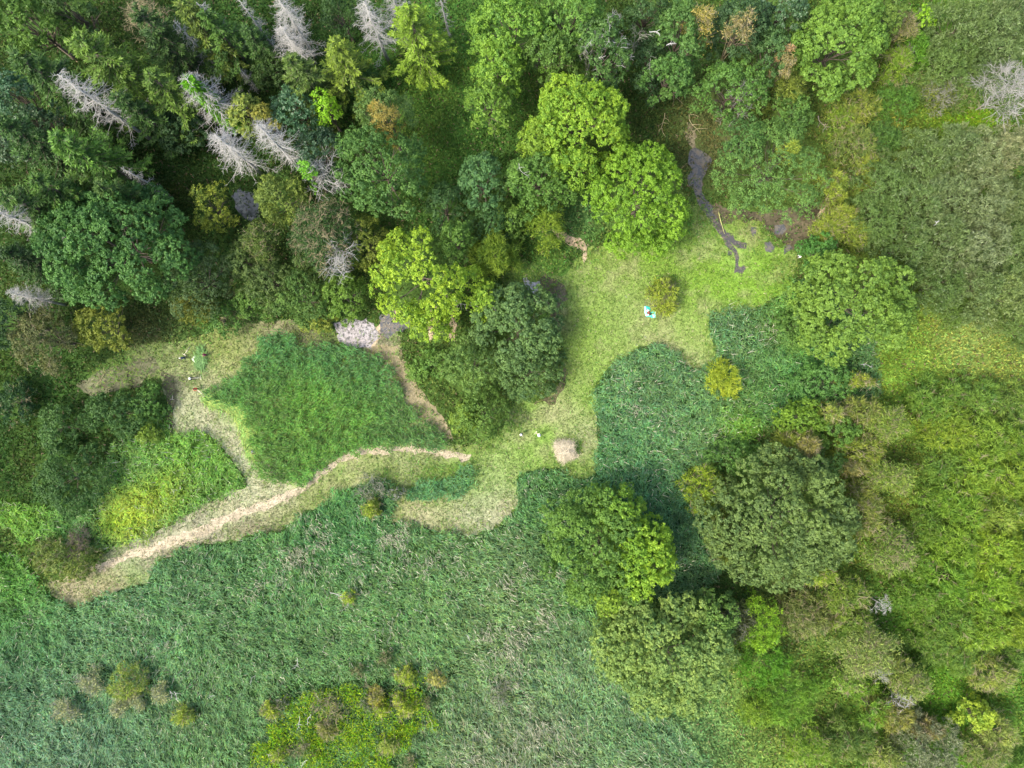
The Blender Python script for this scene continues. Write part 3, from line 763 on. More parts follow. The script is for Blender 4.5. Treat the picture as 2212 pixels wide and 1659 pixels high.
TREES = []     # plan position and radius of every crown, to thin the undergrowth below it
SEED = [1000]
def tree(px, py, rx, ry, h, col, label, cat='tree', name='broadleaf_tree', group='broadleaf trees of the wood', mat=None,
         kind='pom', twigs=0, twig_mat=None, lobe=None, zb=None, open_=.0, hc=.66, trunk_r=None, per=None, tuft=None, leaf=None, dense=False):
    """px, py: where the middle of the crown is seen on the plan sheet; rx, ry in sheet units"""
    SEED[0] += 1; sd = SEED[0]
    zc = h*hc; c = at(px, py, zc); s = per_m(zc); Rx, Ry = rx/s, ry/s
    TREES.append((px, py, rx, ry))
    R = min(Rx, Ry)
    kw = dict(pom=dict(lobe_r=max(.8, R*.22), tuft_r=.50, per=16, leaf=.32, leafw=.27, rag=.16, flat=.75),
              bush=dict(lobe_r=max(.55, R*.30), tuft_r=.42, per=12, leaf=.34, leafw=.20, rag=.14, flat=.55),
              fine=dict(lobe_r=max(.8, R*.27), tuft_r=.48, per=15, leaf=.34, leafw=.16, rag=.14, flat=.6),
              willow=dict(lobe_r=max(.8, R*.26), tuft_r=.52, per=17, leaf=.46, leafw=.12, rag=.12, flat=.9, spike=True),
              spiky=dict(lobe_r=max(.5, R*.26), tuft_r=.42, per=11, leaf=.62, leafw=.13, rag=.20, flat=1.3, spike=True))[kind]
    if lobe: kw['lobe_r'] = lobe
    if per: kw['per'] = per
    if tuft: kw['tuft_r'] = tuft
    if leaf: kw['leaf'] = leaf
    if zb is None: zb = h*(.30 if h > 9 else .08)
    vr = np.random.RandomState(sd*7+1)
    kw['lobe_r'] *= vr.uniform(.82, 1.25); kw['rag'] *= vr.uniform(.8, 1.3); q = vr.uniform(.85, 1.2); kw['tuft_r'] *= q; kw['leaf'] *= vr.uniform(.85, 1.15)
    if dense: kw.update(rag=.06, per=18, dens=1.35, lobe_r=min(Rx, Ry)*.19, tuft_r=.50, leaf=.34)
    v, t, C, lr = crown_np(Rx, Ry, h, zb, sd, open_=0 if dense else max(open_, vr.uniform(0, .05)), **kw)
    root = empty(name, (c.x, c.y, 0), label, cat, group)
    cr = link('crown', crown_mesh('crown', [(v, t)]), mat or M_LEAF, root); cr.color = (*soft(col), 1)
    tr = link('trunk', wood_mesh('trunk', h, zb, C, sd, trunk_r or .05+.018*h, kmax=10 if h < 9 else 18, stem=.62 if h > 6 else .5), M_BARK, root)
    if twigs:
        k = max(3, int(twigs))
        link('bare_twigs', stick_mesh('bare_twigs', *twig_net(C, lr, sd, n=k)), twig_mat or M_TWIG, root)
    return root

# colours (leaf reflectance)
MID=(.060,.125,.030); BRI=(.105,.200,.022); YG=(.185,.270,.016); DG=(.036,.085,.034); OL=(.110,.150,.024); BRN=(.155,.135,.045)
YEL=(.27,.28,.018); WIL=(.095,.150,.062); LIM=(.17,.33,.006); GRN=(.070,.150,.022); BLU=(.050,.115,.052); TAN=(.25,.23,.105); ORG=(.30,.27,.08); PAL=(.13,.21,.055); OLD=(.070,.105,.022)
def soft(c):
    if c[0] > c[1]*1.08: return (c[0]*.88, c[1]*.98, c[2]+.05*c[1])
    g = c[1]*1.18
    return (min(c[0]*1.12, g*.84), g, c[2]+.06*c[1])
def mix(a, b, k=.5): return tuple(x*(1-k)+y*k for x, y in zip(a, b))

# --- spruces -----------------------------------------------------------------------
def spruce_np(h, R, seed):
    rs = np.random.RandomState(seed)
    p0, p1, r0, r1 = [], [], [], []; LP, LN, LT = [], [], []
    z = h*.16
    br = []
    while z < h-.4:
        f = 1-(z/h)**1.15
        for k in range(rs.randint(4, 7)):
            br.append((z+rs.uniform(-.2, .2), R*(.16+.95*f**.8)*rs.uniform(.62, 1.35), rs.uniform(0, 2*PI), rs.rand()))
        z += .72+.5*f
    for (z, L, a, tn) in br:
        d = np.array([math.cos(a), math.sin(a), 0]); s = np.array([-d[1], d[0], 0])
        dr = .22+.28*(1-z/h)
        def pt(t): return np.array([0, 0, z])+d*L*t+np.array([0, 0, -L*dr*(t-.75*t*t)*1.3+.1])
        ts = [0, .35, .7, 1]
        for i in range(3):
            p0.append(pt(ts[i])); p1.append(pt(ts[i+1])); r0.append(.06*(1-ts[i]*.8)); r1.append(.06*(1-ts[i+1]*.85))
        m = int(20+L*30)
        t = np.sort(rs.uniform(.12, 1.0, m))
        base = np.array([pt(q) for q in t])
        side = rs.choice([-1, 1], m)[:, None]*rs.uniform(.15, 1, m)[:, None]
        wid = (.36*np.sin(np.clip(t*1.1, 0, 1)*PI*.62)+.12)[:, None]*min(1, L/2.2)
        P = base+s*side*wid*rs.uniform(0, 1, m)[:, None]
        N = d*.9+s*side*.8+np.array([0, 0, -.18])
        LP.append(P); LN.append(N); LT.append(np.clip(.25*tn+.45*t**2+.3*rs.rand(m), 0, 1))
    # leader
    m = 30; q = rs.uniform(0, 1, m); LP.append(np.stack([np.zeros(m), np.zeros(m), h-1.3*q], -1)); LN.append(norm(rs.normal(size=(m, 3))+[0, 0, .6])); LT.append(.6+.4*rs.rand(m))
    P = np.concatenate(LP); N = np.concatenate(LN); t = np.concatenate(LT)
    v = leaves(P, N, .42, .20, rs, 1.6)
    return v, t, (np.array(p0), np.array(p1), np.array(r0), np.array(r1))
_spr = []
for k, (hh, RR) in enumerate([(22, 3.8), (20, 3.3), (24, 4.1)]):
    v, t, st = spruce_np(hh, RR, 300+k)
    _spr.append((hh, RR, crown_mesh('needles', [(v, t)]), stick_mesh('branches', *st),
                 lathe_path('trunk', [(0, 0, -.2), (.05, 0, hh*.3), (0, .06, hh*.6), (0, 0, hh*.97)], [.30, .24, .15, .03])))
def spruce(px, py, h, R, col, label, var, name='spruce_tree', rot=None):
    SEED[0] += 1
    hh, RR, nm, bm, tm = _spr[var % 3]; R = R*1.12
    tip = at(px, py, h)
    root = empty(name, (tip.x, tip.y, 0), label, 'tree', 'living spruces of the wood')
    root.scale = (R/RR, R/RR, h/hh); root.rotation_euler = (0, 0, rot if rot is not None else SEED[0]*1.7)
    o = link('needles', nm, M_NEEDLE, root); o.color = (soft(col)[0]*.92, soft(col)[1]*1.08, soft(col)[2]*1.2, 1)
    link('branches', bm, M_BARK, root); link('trunk', tm, M_BARK, root)
    b = sheet(np.array([tip.x]), np.array([tip.y])); TREES.append((float(b[0][0]), float(b[1][0]), 30, 30))
# --- dead spruces ------------------------------------------------------------------
def dead_np(h, R, seed, dens=1.0, low=.30, fullness=1.0):
    rs = np.random.RandomState(seed)
    P0, P1, R0, R1 = [], [], [], []
    z = h*low
    while z < h-.2:
        f = 1-(z/h)
        for k in range(max(2, int(rs.randint(4, 8)*dens))):
            a = rs.uniform(0, 2*PI); L = R*(.20+1.55*f**.8)*rs.uniform(.55, 1.2)*fullness
            if z < h*.45: L *= rs.uniform(.2, 1)
            d = np.array([math.cos(a), math.sin(a), 0]); s = np.array([-d[1], d[0], 0])
            pts = [np.array([0, 0, z])+d*L*t+np.array([0, 0, -L*.42*(t-.55*t*t)])+rs.normal(size=3)*.04*L*t for t in (0, .35, .7, 1)]
            for i in range(3):
                P0.append(pts[i]); P1.append(pts[i+1]); R0.append(.042-.012*i); R1.append(.030-.011*i)
            for j in range(int(4+L*2.6)):
                t = rs.uniform(.2, 1); q = t*3; i = min(2, int(q)); b = pts[i]*(1-(q-i))+pts[i+1]*(q-i)
                e = b+norm(d*rs.uniform(.3, 1)+s*rs.choice([-1, 1])*rs.uniform(.3, 1.1)+np.array([0, 0, rs.uniform(-.5, .35)]))*rs.uniform(.3, .85)*(1.15-t*.5)
                P0.append(b); P1.append(e); R0.append(.018); R1.append(.008)
        z += .42+.30*f
    return np.array(P0), np.array(P1), np.array(R0), np.array(R1)
_dead = []
for k, (hh, RR, de, lo, fu) in enumerate([(22, 2.9, .9, .30, 1.0), (20, 3.1, 1.0, .38, 1.0), (16, 1.7, .35, .10, .9)]):
    _dead.append((hh, RR, stick_mesh('dead_branches', *dead_np(hh, RR, 400+k, de, lo, fu)),
                  lathe_path('trunk', [(0, 0, -.2), (.06, 0, hh*.3), (0, .06, hh*.6), (0, 0, hh)], [.27, .22, .14, .03])))
def dead_spruce(px, py, h, R, label, var, bright=1.0, ivy=False):
    SEED[0] += 1
    hh, RR, bm, tm = _dead[var]
    tip = at(px, py, h)
    root = empty('dead_spruce', (tip.x, tip.y, 0), label, 'tree', 'dead spruces without needles')
    root.scale = (R/RR, R/RR, h/hh); root.rotation_euler = (0, 0, SEED[0]*2.3)
    link('dead_branches', bm, M_DEAD, root); link('trunk', tm, M_DEAD, root)
    if ivy:
        rs = np.random.RandomState(5); n = 5200
        q = rs.rand(n)**.9; z = hh*(.12+.84*q); a = rs.uniform(0, 2*PI, n); r = (1.25-q*.65)*rs.uniform(.15, 1.0, n)
        P = np.stack([r*np.cos(a), r*np.sin(a), z], -1)
        v = leaves(P, norm(np.stack([np.cos(a), np.sin(a), np.full(n, .5)], -1)), .4, .3, rs, .8)
        o = link('ivy', crown_mesh('ivy', [(v, rs.rand(n))]), M_LEAF, root); o.color = (.10, .28, .015, 1); o['label'] = 'green ivy climbing the dead stem'
    return root
# --- bare, twiggy crowns -----------------------------------------------------------
def bare_tree(px, py, r_, h, label, mat, name='bare_tree', cat='tree', group='bare twiggy trees and shrubs', leafcol=None, leafn=0, ry_=None, ln=None, n=16, R_=.024, hc=.7, up=.5):
    SEED[0] += 1; sd = SEED[0]; rs = np.random.RandomState(sd)
    zc = h*hc; c = at(px, py, zc); s = per_m(zc); Rx = r_/s; Ry = (ry_ or r_)/s
    root = empty(name, (c.x, c.y, 0), label, cat, group)
    k = max(5, int(Rx*Ry*1.5)); n = max(3, int(n*.6)) if leafn > 1500 else n; leafn = int(leafn*2.4)
    i = np.arange(k); rr = np.sqrt((i+.5)/k)*rs.uniform(.8, 1.1, k); a = i*2.39996+rs.normal(size=k)*.4
    C = np.stack([rr*np.cos(a)*Rx*.85, rr*np.sin(a)*Ry*.85, h*(.98-.35*rr*rr)+rs.normal(size=k)*.2-.4], -1)
    lr = np.full(k, .45*min(1.5, Rx*.5))
    P0, P1, A, B = twig_net(C, lr, sd, n=n, ln=ln or min(1.5, Rx*.55), r=R_, up=up, fork=4)
    link('bare_twigs', stick_mesh('bare_twigs', P0, P1, A, B), mat, root)
    ch = []
    for c_ in C:
        z0 = h*rs.uniform(.03, .45) if h > 4 else 0.0
        b = np.array([0, 0, z0]); m = b*.45+c_*.55+np.append(rs.normal(size=2)*.1*Rx, -.1)
        w = .02+.0035*h
        ch.append([(b, w), (m, w*.7), (c_, w*.35)])
    ch.append([(np.array([0, 0, -.1]), .06+.012*h), (np.array([0, 0, h*.3]), .04+.01*h), (np.array([.1, 0, h*.5]), .03+.006*h)])
    link('limbs', chain_sticks('limbs', ch), mat, root)
    if leafn:
        own = rs.randint(0, k, leafn)
        P = C[own]+rs.normal(size=(leafn, 3))*np.array([.5, .5, .35])*min(1.4, Rx*.5)
        v = leaves(P, norm(rs.normal(size=(leafn, 3))+[0, 0, .6]), .46, .13, rs, 1.0)
        o = link('leaves', crown_mesh('leaves', [(v, rs.rand(leafn))]), M_LEAF, root); o.color = (*(leafcol or MID), 1)
    TREES.append((px, py, r_*.8, (ry_ or r_)*.8))
    return root

# ===================== the wood, upper left =====================
spruce(158, 78, 24, 5.2, (.085,.135,.022), 'large bright green spruce just above the bushiest grey dead spruce', 2)
spruce(318, 158, 20, 4.2, (.075,.12,.022), 'olive spruce between the large bright spruce and the ivy covered dead spruce', 0)
spruce(118, 295, 22, 4.8, (.070,.135,.024), 'green spruce leaning out below the bushiest grey dead spruce', 0)
spruce(66, 385, 21, 4.3, (.060,.11,.022), 'dark green spruce standing just outside the huge round broadleaf tree', 1)
spruce(-2, 420, 22, 4.6, (.055,.10,.024), 'dark spruce cut by the edge beside the pale dead spruce top', 2)
spruce(30, 118, 24, 4.8, (.045,.085,.022), 'dark spruce behind the pale glinting broadleaf tree at the edge of the wood', 1)
spruce(626, 122, 19, 3.9, (.075,.11,.026), 'rounded olive spruce with a bare patch between two dead spruces', 1)
spruce(718, 90, 19, 4.2, (.125,.165,.022), 'yellowish spruce with drooping branches next to the tall grey dead spruce', 0)
spruce(878, 12, 21, 4.4, (.130,.190,.018), 'brightest yellow green spruce, dense cone on the far side of the dead one', 2)
spruce(392, 8, 20, 3.8, (.095,.125,.026), 'olive yellow spruce top above the thin dead trunk', 1)
spruce(438, 24, 19, 3.6, (.065,.12,.028), 'green spruce at the top edge between thin dead trunks', 0)
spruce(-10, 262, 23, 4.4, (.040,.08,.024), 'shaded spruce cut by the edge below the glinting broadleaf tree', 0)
spruce(210, 400, 19, 3.6, (.050,.085,.022), 'slim dark spruce at the back of the huge round broadleaf tree', 1)
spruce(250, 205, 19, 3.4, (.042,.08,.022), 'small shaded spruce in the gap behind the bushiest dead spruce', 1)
spruce(290, 20, 22, 4.2, (.035,.065,.02), 'dark spruce at the top edge beside the bare ochre twigs', 2)
spruce(-5, 545, 20, 4.0, (.030,.06,.018), 'very dark spruce at the edge below the pale dead spruce top', 0)
spruce(530, 60, 15, 3.0, (.045,.085,.025), 'low shaded spruce behind the pair of dead spruces', 1)
dead_spruce(124, 160, 25, 3.9, 'largest grey dead spruce, bushy, above the huge round tree', 0)
dead_spruce(375, 45, 17, 2.2, 'slim dead spruce with a long bare trunk and short side twigs', 2)
dead_spruce(425, 5, 18.5, 2.4, 'tall thin dead trunk with few twigs behind the slim one', 2)
dead_spruce(400, 168, 20, 4.4, 'dead spruce wrapped in bright green ivy', 1, ivy=True)
dead_spruce(462, 288, 19, 4.0, 'pale dead spruce spreading beside the orange yellow tree', 1)
dead_spruce(556, 268, 20, 3.5, 'grey dead spruce with dense brush next to the yellow trees', 0)
dead_spruce(598, -8, 19, 3.4, 'upper of two overlapping dead spruces at the top edge', 0)
dead_spruce(603, 52, 17, 3.5, 'lower of two overlapping dead spruces, with curved branches', 1)
dead_spruce(785, 2, 19, 3.4, 'dead spruce between the yellowish and the brightest green spruce', 0)
dead_spruce(838, -38, 19, 2.8, 'dead spruce top cut by the upper edge beside the brightest spruce', 1)
dead_spruce(943, -45, 17, 1.3, 'bare leaning pole of a dead tree above the grassy gap', 2)
dead_spruce(508, -12, 17, 1.7, 'dead trunk at the top edge left of the overlapping dead pair', 2)
dead_spruce(520, 150, 8, 1.4, 'short dead spruce in the grassy gap among larger ones', 2)
dead_spruce(-22, 452, 22, 3.6, 'pale dead spruce top reaching in at the edge near the huge tree', 0)
dead_spruce(18, 632, 14, 2.9, 'small grey dead spruce in the dark below the huge round tree', 1)
dead_spruce(262, 362, 15, 1.6, 'dead trunk half hidden behind the huge round tree', 2)
bare_tree(318, 45, 52, 13, 'ochre bare branches arching over the dark gap', M_TWIG, n=9)

TG = 'broadleaf trees of the wood'
tree(55, 45, 85, 65, 19, (.085,.16,.028), 'bright green broadleaf in the top corner of the wood')
tree(150, 20, 50, 35, 18, (.050,.095,.026), 'dark leafy crown at the top edge beside the corner tree')
tree(25, 205, 55, 55, 19, BLU, 'blue green broadleaf with glinting leaves at the edge', mat=M_WILLOW)
tree(82, 265, 50, 35, 16, (.050,.10,.035), 'small bluish broadleaf beneath the bushiest dead spruce', mat=M_WILLOW)
tree(10, 310, 50, 40, 17, (.055,.10,.045), 'bluish crown at the edge under the glinting tree', mat=M_WILLOW)
tree(395, 275, 70, 50, 10, (.036,.075,.03), 'dark bluish understorey tree in the gap near the ivy covered dead spruce')
tree(232, 528, 190, 140, 20, (.066,.150,.040), 'huge round dense green broadleaf, largest crown in the wood', dense=True)
tree(428, 605, 78, 92, 11, (.058,.098,.038), 'dark olive willow beside the huge round tree', kind='fine')
tree(455, 445, 46, 54, 10, (.20,.22,.02), 'yellow green tree next to the woodland pond', kind='fine', mat=M_LEAFY)
tree(90, 735, 72, 72, 14, (.115,.112,.045), 'brown leaved tree at the edge of the wood below the huge one', kind='fine', twigs=2)
tree(222, 706, 70, 52, 10, (.150,.180,.028), 'olive yellow round tree under the huge green crown', kind='fine')
tree(20, 700, 50, 60, 14, (.035,.075,.03), 'dark green tree at the edge behind the brown leaved tree')
tree(420, 665, 52, 34, 7, (.16,.175,.035), 'ochre yellow shrub below the dark olive willow', kind='spiky', name='yellow_shrub', cat='shrub', group='shrubs')
tree(470, 690, 55, 42, 5, (.07,.15,.03), 'green undergrowth bush at the head of the mown strip', kind='bush', name='green_shrub', cat='shrub', group='shrubs')
tree(526, 243, 30, 48, 14, (.29,.27,.05), 'orange yellow tree beside the ivy covered dead spruce', mat=M_LEAFY, lobe=1.1)
tree(572, 258, 32, 26, 13, (.26,.23,.03), 'small yellowing tree above the grey brush of a dead spruce', lobe=1.0, mat=M_LEAFY)
tree(705, 238, 28, 40, 13, LIM, 'small vivid lime green tree in the dark of the wood', lobe=1.0)
tree(640, 238, 62, 56, 12, BLU, 'dark bluish tree beside the vivid lime one', mat=M_WILLOW)
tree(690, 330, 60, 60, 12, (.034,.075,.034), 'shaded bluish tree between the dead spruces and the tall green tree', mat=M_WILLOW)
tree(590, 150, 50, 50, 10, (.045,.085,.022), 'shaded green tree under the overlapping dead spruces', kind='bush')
tree(480, 110, 46, 60, 12, (.06,.12,.03), 'leafy green tree among the thin dead trunks', kind='bush')
tree(760, 170, 60, 50, 9, (.045,.10,.022), 'green young tree below the tall grey dead spruce', kind='bush')
tree(735, 30, 50, 45, 13, (.035,.075,.022), 'dark leafy crown between the dead spruces at the top edge', kind='bush')
tree(820, 360, 108, 110, 18, (.070,.145,.035), 'tall green broadleaf with an orange top and dark inner gaps')
tree(830, 240, 78, 50, 17, (.085,.150,.040), 'grey green crown behind the tall one with the orange top', kind='fine')
tree(836, 268, 30, 36, 20, (.38,.29,.07), 'orange leaved tree top rising from the green crown', mat=M_LEAF, lobe=.9, kind='spiky', leaf=.45)
tree(670, 375, 20, 24, 15, (.13,.30,.02), 'small bright green tuft tree with bare limbs around it', lobe=.8, twigs=3, twig_mat=M_DEAD)
bare_tree(715, 385, 45, 12, 'bare spreading limbs beside the small bright tuft', M_DEAD, n=4, R_=.035, ln=2.2)
tree(605, 430, 58, 62, 11, (.130,.180,.036), 'olive green round tree behind the tan twiggy one', kind='fine')
bare_tree(700, 505, 82, 12, 'half dead tan twiggy tree with green leaves inside', M_TWIG, leafcol=(.05,.115,.035), leafn=5200, n=13, R_=.034, ry_=90)
bare_tree(738, 560, 40, 11, 'bare grey curved limbs hanging out of the half dead tree', M_DEAD, n=5, ln=2.3, R_=.036, ry_=55)
bare_tree(564, 520, 40, 10, 'tan twiggy tree top between two olive trees', M_TWIG, leafcol=(.10,.16,.04), leafn=1800, n=11)
tree(575, 605, 68, 62, 9, (.085,.130,.040), 'grey green bushy tree above the reed bed corner', kind='fine')
tree(655, 640, 72, 66, 9, (.078,.145,.032), 'mid green bushy tree at the meadow side', kind='fine')
tree(740, 640, 52, 58, 9, (.115,.200,.028), 'brighter green bush tree beside the dark gap', kind='fine')
tree(690, 570, 60, 50, 9, (.075,.12,.03), 'dull green tree under the half dead twiggy crown', kind='fine')
tree(788, 520, 46, 66, 9, (.150,.190,.030), 'olive yellow tree between the half dead tree and the bright yellow one', kind='fine')
tree(520, 560, 36, 50, 8, (.085,.13,.04), 'grey green shrub tree near the woodland pond', kind='fine')
tree(540, 650, 50, 40, 6, (.085,.16,.03), 'green shrub on the mown strip corner', kind='bush', name='green_shrub', cat='shrub', group='shrubs')
tree(680, 690, 46, 26, 5, (.17,.21,.035), 'yellowish shrub at the edge of the scummed pond', kind='bush', name='yellow_shrub', cat='shrub', group='shrubs')
tree(905, 590, 112, 112, 16, (.235,.320,.014), 'bright yellow green tree with loose tufts beside the scummed pond', lobe=1.6, open_=.10, mat=M_LEAFY, tuft=.45)
tree(935, 705, 52, 50, 9, (.215,.300,.014), 'lower yellow green boughs hanging over the dry banks', lobe=1.1, open_=.2, mat=M_LEAFY)
tree(1052, 655, 44, 50, 9, (.215,.310,.02), 'yellow green tufts on a long bare branch reaching over the dark tree', lobe=.8, open_=.35, mat=M_LEAFY)
tree(1068, 545, 52, 60, 8, (.155,.215,.018), 'yellow green fine leaved shrub tree behind the dark rounded tree', kind='spiky', mat=M_LEAFY)
tree(985, 520, 40, 46, 12, (.09,.17,.03), 'green tree at the back of the bright yellow one', kind='pom')
tree(1118, 705, 100, 96, 10, (.088,.155,.055), 'dense rounded tree right of the bright yellow tree', dense=True)
tree(1140, 800, 74, 72, 9, (.085,.150,.050), 'dense rounded tree overhanging the muddy lane', kind='bush', lobe=1.5)
tree(1020, 790, 88, 74, 8, (.098,.170,.042), 'lighter green bushy tree in the middle of the clump', kind='bush')
tree(1045, 895, 58, 62, 7, (.090,.160,.030), 'bushy green tree at the foot of the clump', kind='bush')
tree(930, 785, 50, 34, 4, (.10,.19,.035), 'low green shrub between the dry banks and the clump', kind='bush', name='green_shrub', cat='shrub', group='shrubs')
tree(1000, 905, 34, 34, 3.5, (.15,.23,.03), 'small yellow green shrub by the tip of the reed bed', kind='bush', name='yellow_shrub', cat='shrub', group='shrubs')
tree(900, 805, 26, 22, 2.5, (.12,.21,.04), 'small pale weed bush beside the straw strip', kind='bush', name='green_shrub', cat='shrub', group='shrubs')

# ===================== upper middle =====================
tree(1105, 62, 100, 84, 18, (.130,.225,.022), 'bright green crown at the top edge next to the grassy gap', mat=M_LEAFY)
tree(1232, 40, 88, 76, 18, (.105,.190,.028), 'green crown with yellow shoots at the top edge', mat=M_LEAFY)
tree(1075, 140, 56, 60, 16, (.150,.245,.020), 'yellow tipped crown just under the bright one at the top edge', mat=M_LEAFY)
tree(1052, 222, 54, 62, 14, (.115,.205,.026), 'rounded light green tree beside the grassy gap')
tree(1300, 110, 66, 78, 17, (.068,.135,.038), 'grey green crown with dead branch tips above the yellow tree', twigs=1, twig_mat=M_DEAD)
tree(1190, 120, 70, 50, 16, (.080,.150,.028), 'mid green crown above the big yellow green tree')
tree(1252, 262, 112, 104, 17, (.190,.285,.014), 'big yellow green tree in the middle of the top, brightest crown there', dense=True, mat=M_LEAFY)
tree(1170, 300, 50, 50, 14, (.135,.220,.02), 'light green side crown of the big yellow green tree')
tree(1385, 425, 112, 128, 15, (.130,.240,.014), 'large round tree of bright pompom tufts next to the stream', dense=True)
tree(1240, 360, 60, 50, 13, (.150,.245,.016), 'yellow green crown joining the two brightest trees', mat=M_LEAFY)
tree(1165, 390, 78, 76, 12, (.080,.160,.030), 'mid green tree below the big yellow green one')
tree(1040, 395, 54, 66, 11, (.070,.150,.058), 'bluish green tree next to the grassy gap')
tree(1175, 485, 44, 60, 8, (.170,.230,.016), 'yellow green shrub tree over the curved dry bank', kind='spiky', mat=M_LEAFY)
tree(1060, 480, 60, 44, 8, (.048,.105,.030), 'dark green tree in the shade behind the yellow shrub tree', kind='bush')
tree(1105, 470, 46, 44, 8, (.085,.155,.025), 'green tree between the bluish and the yellow green ones', kind='bush')
tree(960, 450, 46, 60, 10, (.040,.09,.028), 'dark tree in the grassy gap below the tall green broadleaf', kind='bush')
tree(1470, 80, 56, 90, 17, (.072,.145,.038), 'grey green crown with pale bare stubs at the top')
tree(1445, 160, 60, 40, 15, (.070,.150,.035), 'green crown hanging over the dark hollow')
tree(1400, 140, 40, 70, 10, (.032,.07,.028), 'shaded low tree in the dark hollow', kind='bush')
tree(1400, 25, 50, 50, 15, (.050,.10,.035), 'dark green crown at the top edge above the hollow')
bare_tree(1508, 62, 30, 18, 'rusty tan branch tips sticking out of the grey green crown', M_TWIG, leafcol=ORG, leafn=500, n=7)
tree(1585, 190, 88, 62, 14, (.078,.160,.032), 'wide mid green crown beneath the tan branch ends')
tree(1600, 55, 72, 60, 16, (.048,.095,.042), 'dark bluish crown with tan branch ends')
bare_tree(1592, 68, 30, 18, 'fan of tan bare branches on the dark bluish crown', M_TWIG, leafcol=TAN, leafn=500, n=9)
tree(1690, 30, 56, 56, 15, (.055,.110,.045), 'bluish crown at the top edge right of the tan fan', mat=M_WILLOW)
tree(1665, 120, 50, 60, 14, (.060,.120,.040), 'bluish green crown with small rusty patches')
bare_tree(1690, 124, 14, 15.5, 'small rusty dead branch tip among bluish leaves', M_TWIG, leafcol=(.32,.22,.12), leafn=260, n=6)
bare_tree(1688, 152, 20, 15, 'yellowish bare branch tip among bluish leaves', M_TWIG, leafcol=TAN, leafn=300, n=8)
tree(1815, 92, 108, 104, 17, (.110,.200,.030), 'large fresh green broadleaf at the top right', dense=True)
tree(1900, 30, 56, 46, 13, (.120,.190,.035), 'light green crown between the large tree and the lime one')
tree(1670, 365, 124, 112, 11, (.098,.185,.048), 'wide light green tree above the muddy pools', kind='fine', lobe=1.7)
tree(1600, 300, 56, 56, 10, (.068,.145,.040), 'green tree at the head of the stream', kind='fine')
tree(1710, 240, 50, 50, 9, (.075,.15,.032), 'green bushy tree above the wide light green one', kind='bush')
tree(1700, 200, 44, 44, 10, (.13,.17,.03), 'olive bushy tree next to the fallen brown log', kind='spiky')
bare_tree(1598, 208, 30, 9, 'bleached bare branch tips above the stream bank', M_DEAD, n=6, ln=1.6, ry_=18)
bare_tree(1592, 248, 34, 7, 'second set of bleached bare branches, nearer the stream', M_DEAD, n=5, ln=1.6, ry_=18)
bare_tree(1372, 95, 20, 13, 'pale forked dead branches in the dark hollow', M_TWIGG, n=3, ln=1.6)
bare_tree(1275, 118, 20, 15.5, 'bare grey branches among the green crowns at the top', M_TWIGG, n=3, ln=1.5)

# ===================== upper right scrub =====================
SG = 'yellowish scrub bushes'
def scrub(px, py, rx, ry, h, col, label, twigs=2, mat=None, tm=None, kind='spiky', open_=.05, name='scrub_bush', cat='bush', group=SG, **k):
    return tree(px, py, rx, ry, h, col, label, cat, name, group, mat or M_LEAFY, kind, twigs, tm or M_TWIG, open_=open_, **k)
scrub(1990, 38, 32, 30, 7, (.20,.34,.008), 'vivid lime bush at the top right of the wood', twigs=0, kind='pom', lobe=.8)
scrub(1855, 235, 46, 44, 6, (.20,.22,.03), 'ochre yellow bush below the large fresh green tree')
scrub(1822, 262, 34, 34, 5, (.17,.24,.02), 'yellow green bush beside the ochre one')
scrub(1850, 310, 48, 40, 6, (.15,.19,.04), 'grey olive bush with bare twigs in the scrub', twigs=3)
scrub(1873, 352, 30, 24, 5, (.26,.25,.03), 'mustard yellow bush beside the willow thicket')
scrub(1800, 405, 34, 42, 6, (.22,.26,.03), 'yellow bush between the light green tree and the willows')
scrub(1820, 470, 36, 26, 6, (.25,.27,.03), 'yellow bush over the pinkish bank')
scrub(1790, 498, 34, 26, 6, (.23,.27,.03), 'yellow green bush above the small dark green one')
scrub(1845, 500, 34, 34, 6, (.22,.26,.03), 'yellow bush against the willow thicket')
scrub(1700, 330, 14, 20, 12, (.26,.28,.03), 'yellow spray of leaves on the wide light green tree', twigs=0)
scrub(1940, 135, 30, 36, 6, (.18,.26,.02), 'yellow green bush left of the silver willows', twigs=1)
scrub(1980, 110, 34, 44, 6, (.11,.22,.015), 'grass green bush left of the silver willows', twigs=0)
bare_tree(1955, 60, 26, 7, 'tan bare bush beneath the lime bush', M_TWIG, name='bare_bush', cat='bush', leafcol=(.20,.22,.08), leafn=700, ry_=40)
bare_tree(1960, 110, 12, 4, 'white crooked dead branch under the tan bush', M_DEAD, name='dead_branch', cat='branch', n=3, ln=1.6)
bare_tree(2030, 205, 34, 6, 'grey brown bare bush above the bright grass', M_TWIGG, name='bare_bush', cat='bush', leafcol=OL, leafn=700)
scrub(1990, 180, 46, 30, 5, (.12,.17,.035), 'dull olive bush above the bright grass', twigs=2)
scrub(2080, 200, 46, 34, 5, (.11,.17,.035), 'green bush left of the grey dead willow', twigs=1)
scrub(1940, 215, 50, 40, 4.5, (.09,.18,.025), 'green weedy bush in the middle of the scrub', twigs=0)
scrub(1905, 300, 44, 40, 4.5, (.085,.155,.03), 'deep green bush at the edge of the willow thicket', twigs=0)
bare_tree(2168, 198, 54, 10, 'silver grey leafless willow at the edge', M_DEAD, name='dead_willow', n=9, ry_=58, R_=.026, ln=2.4, leafcol=(.09,.15,.05), leafn=900)
bare_tree(2130, 165, 22, 8, 'small bare grey bush beside the leafless willow', M_TWIGG, name='bare_bush', cat='bush', n=10)

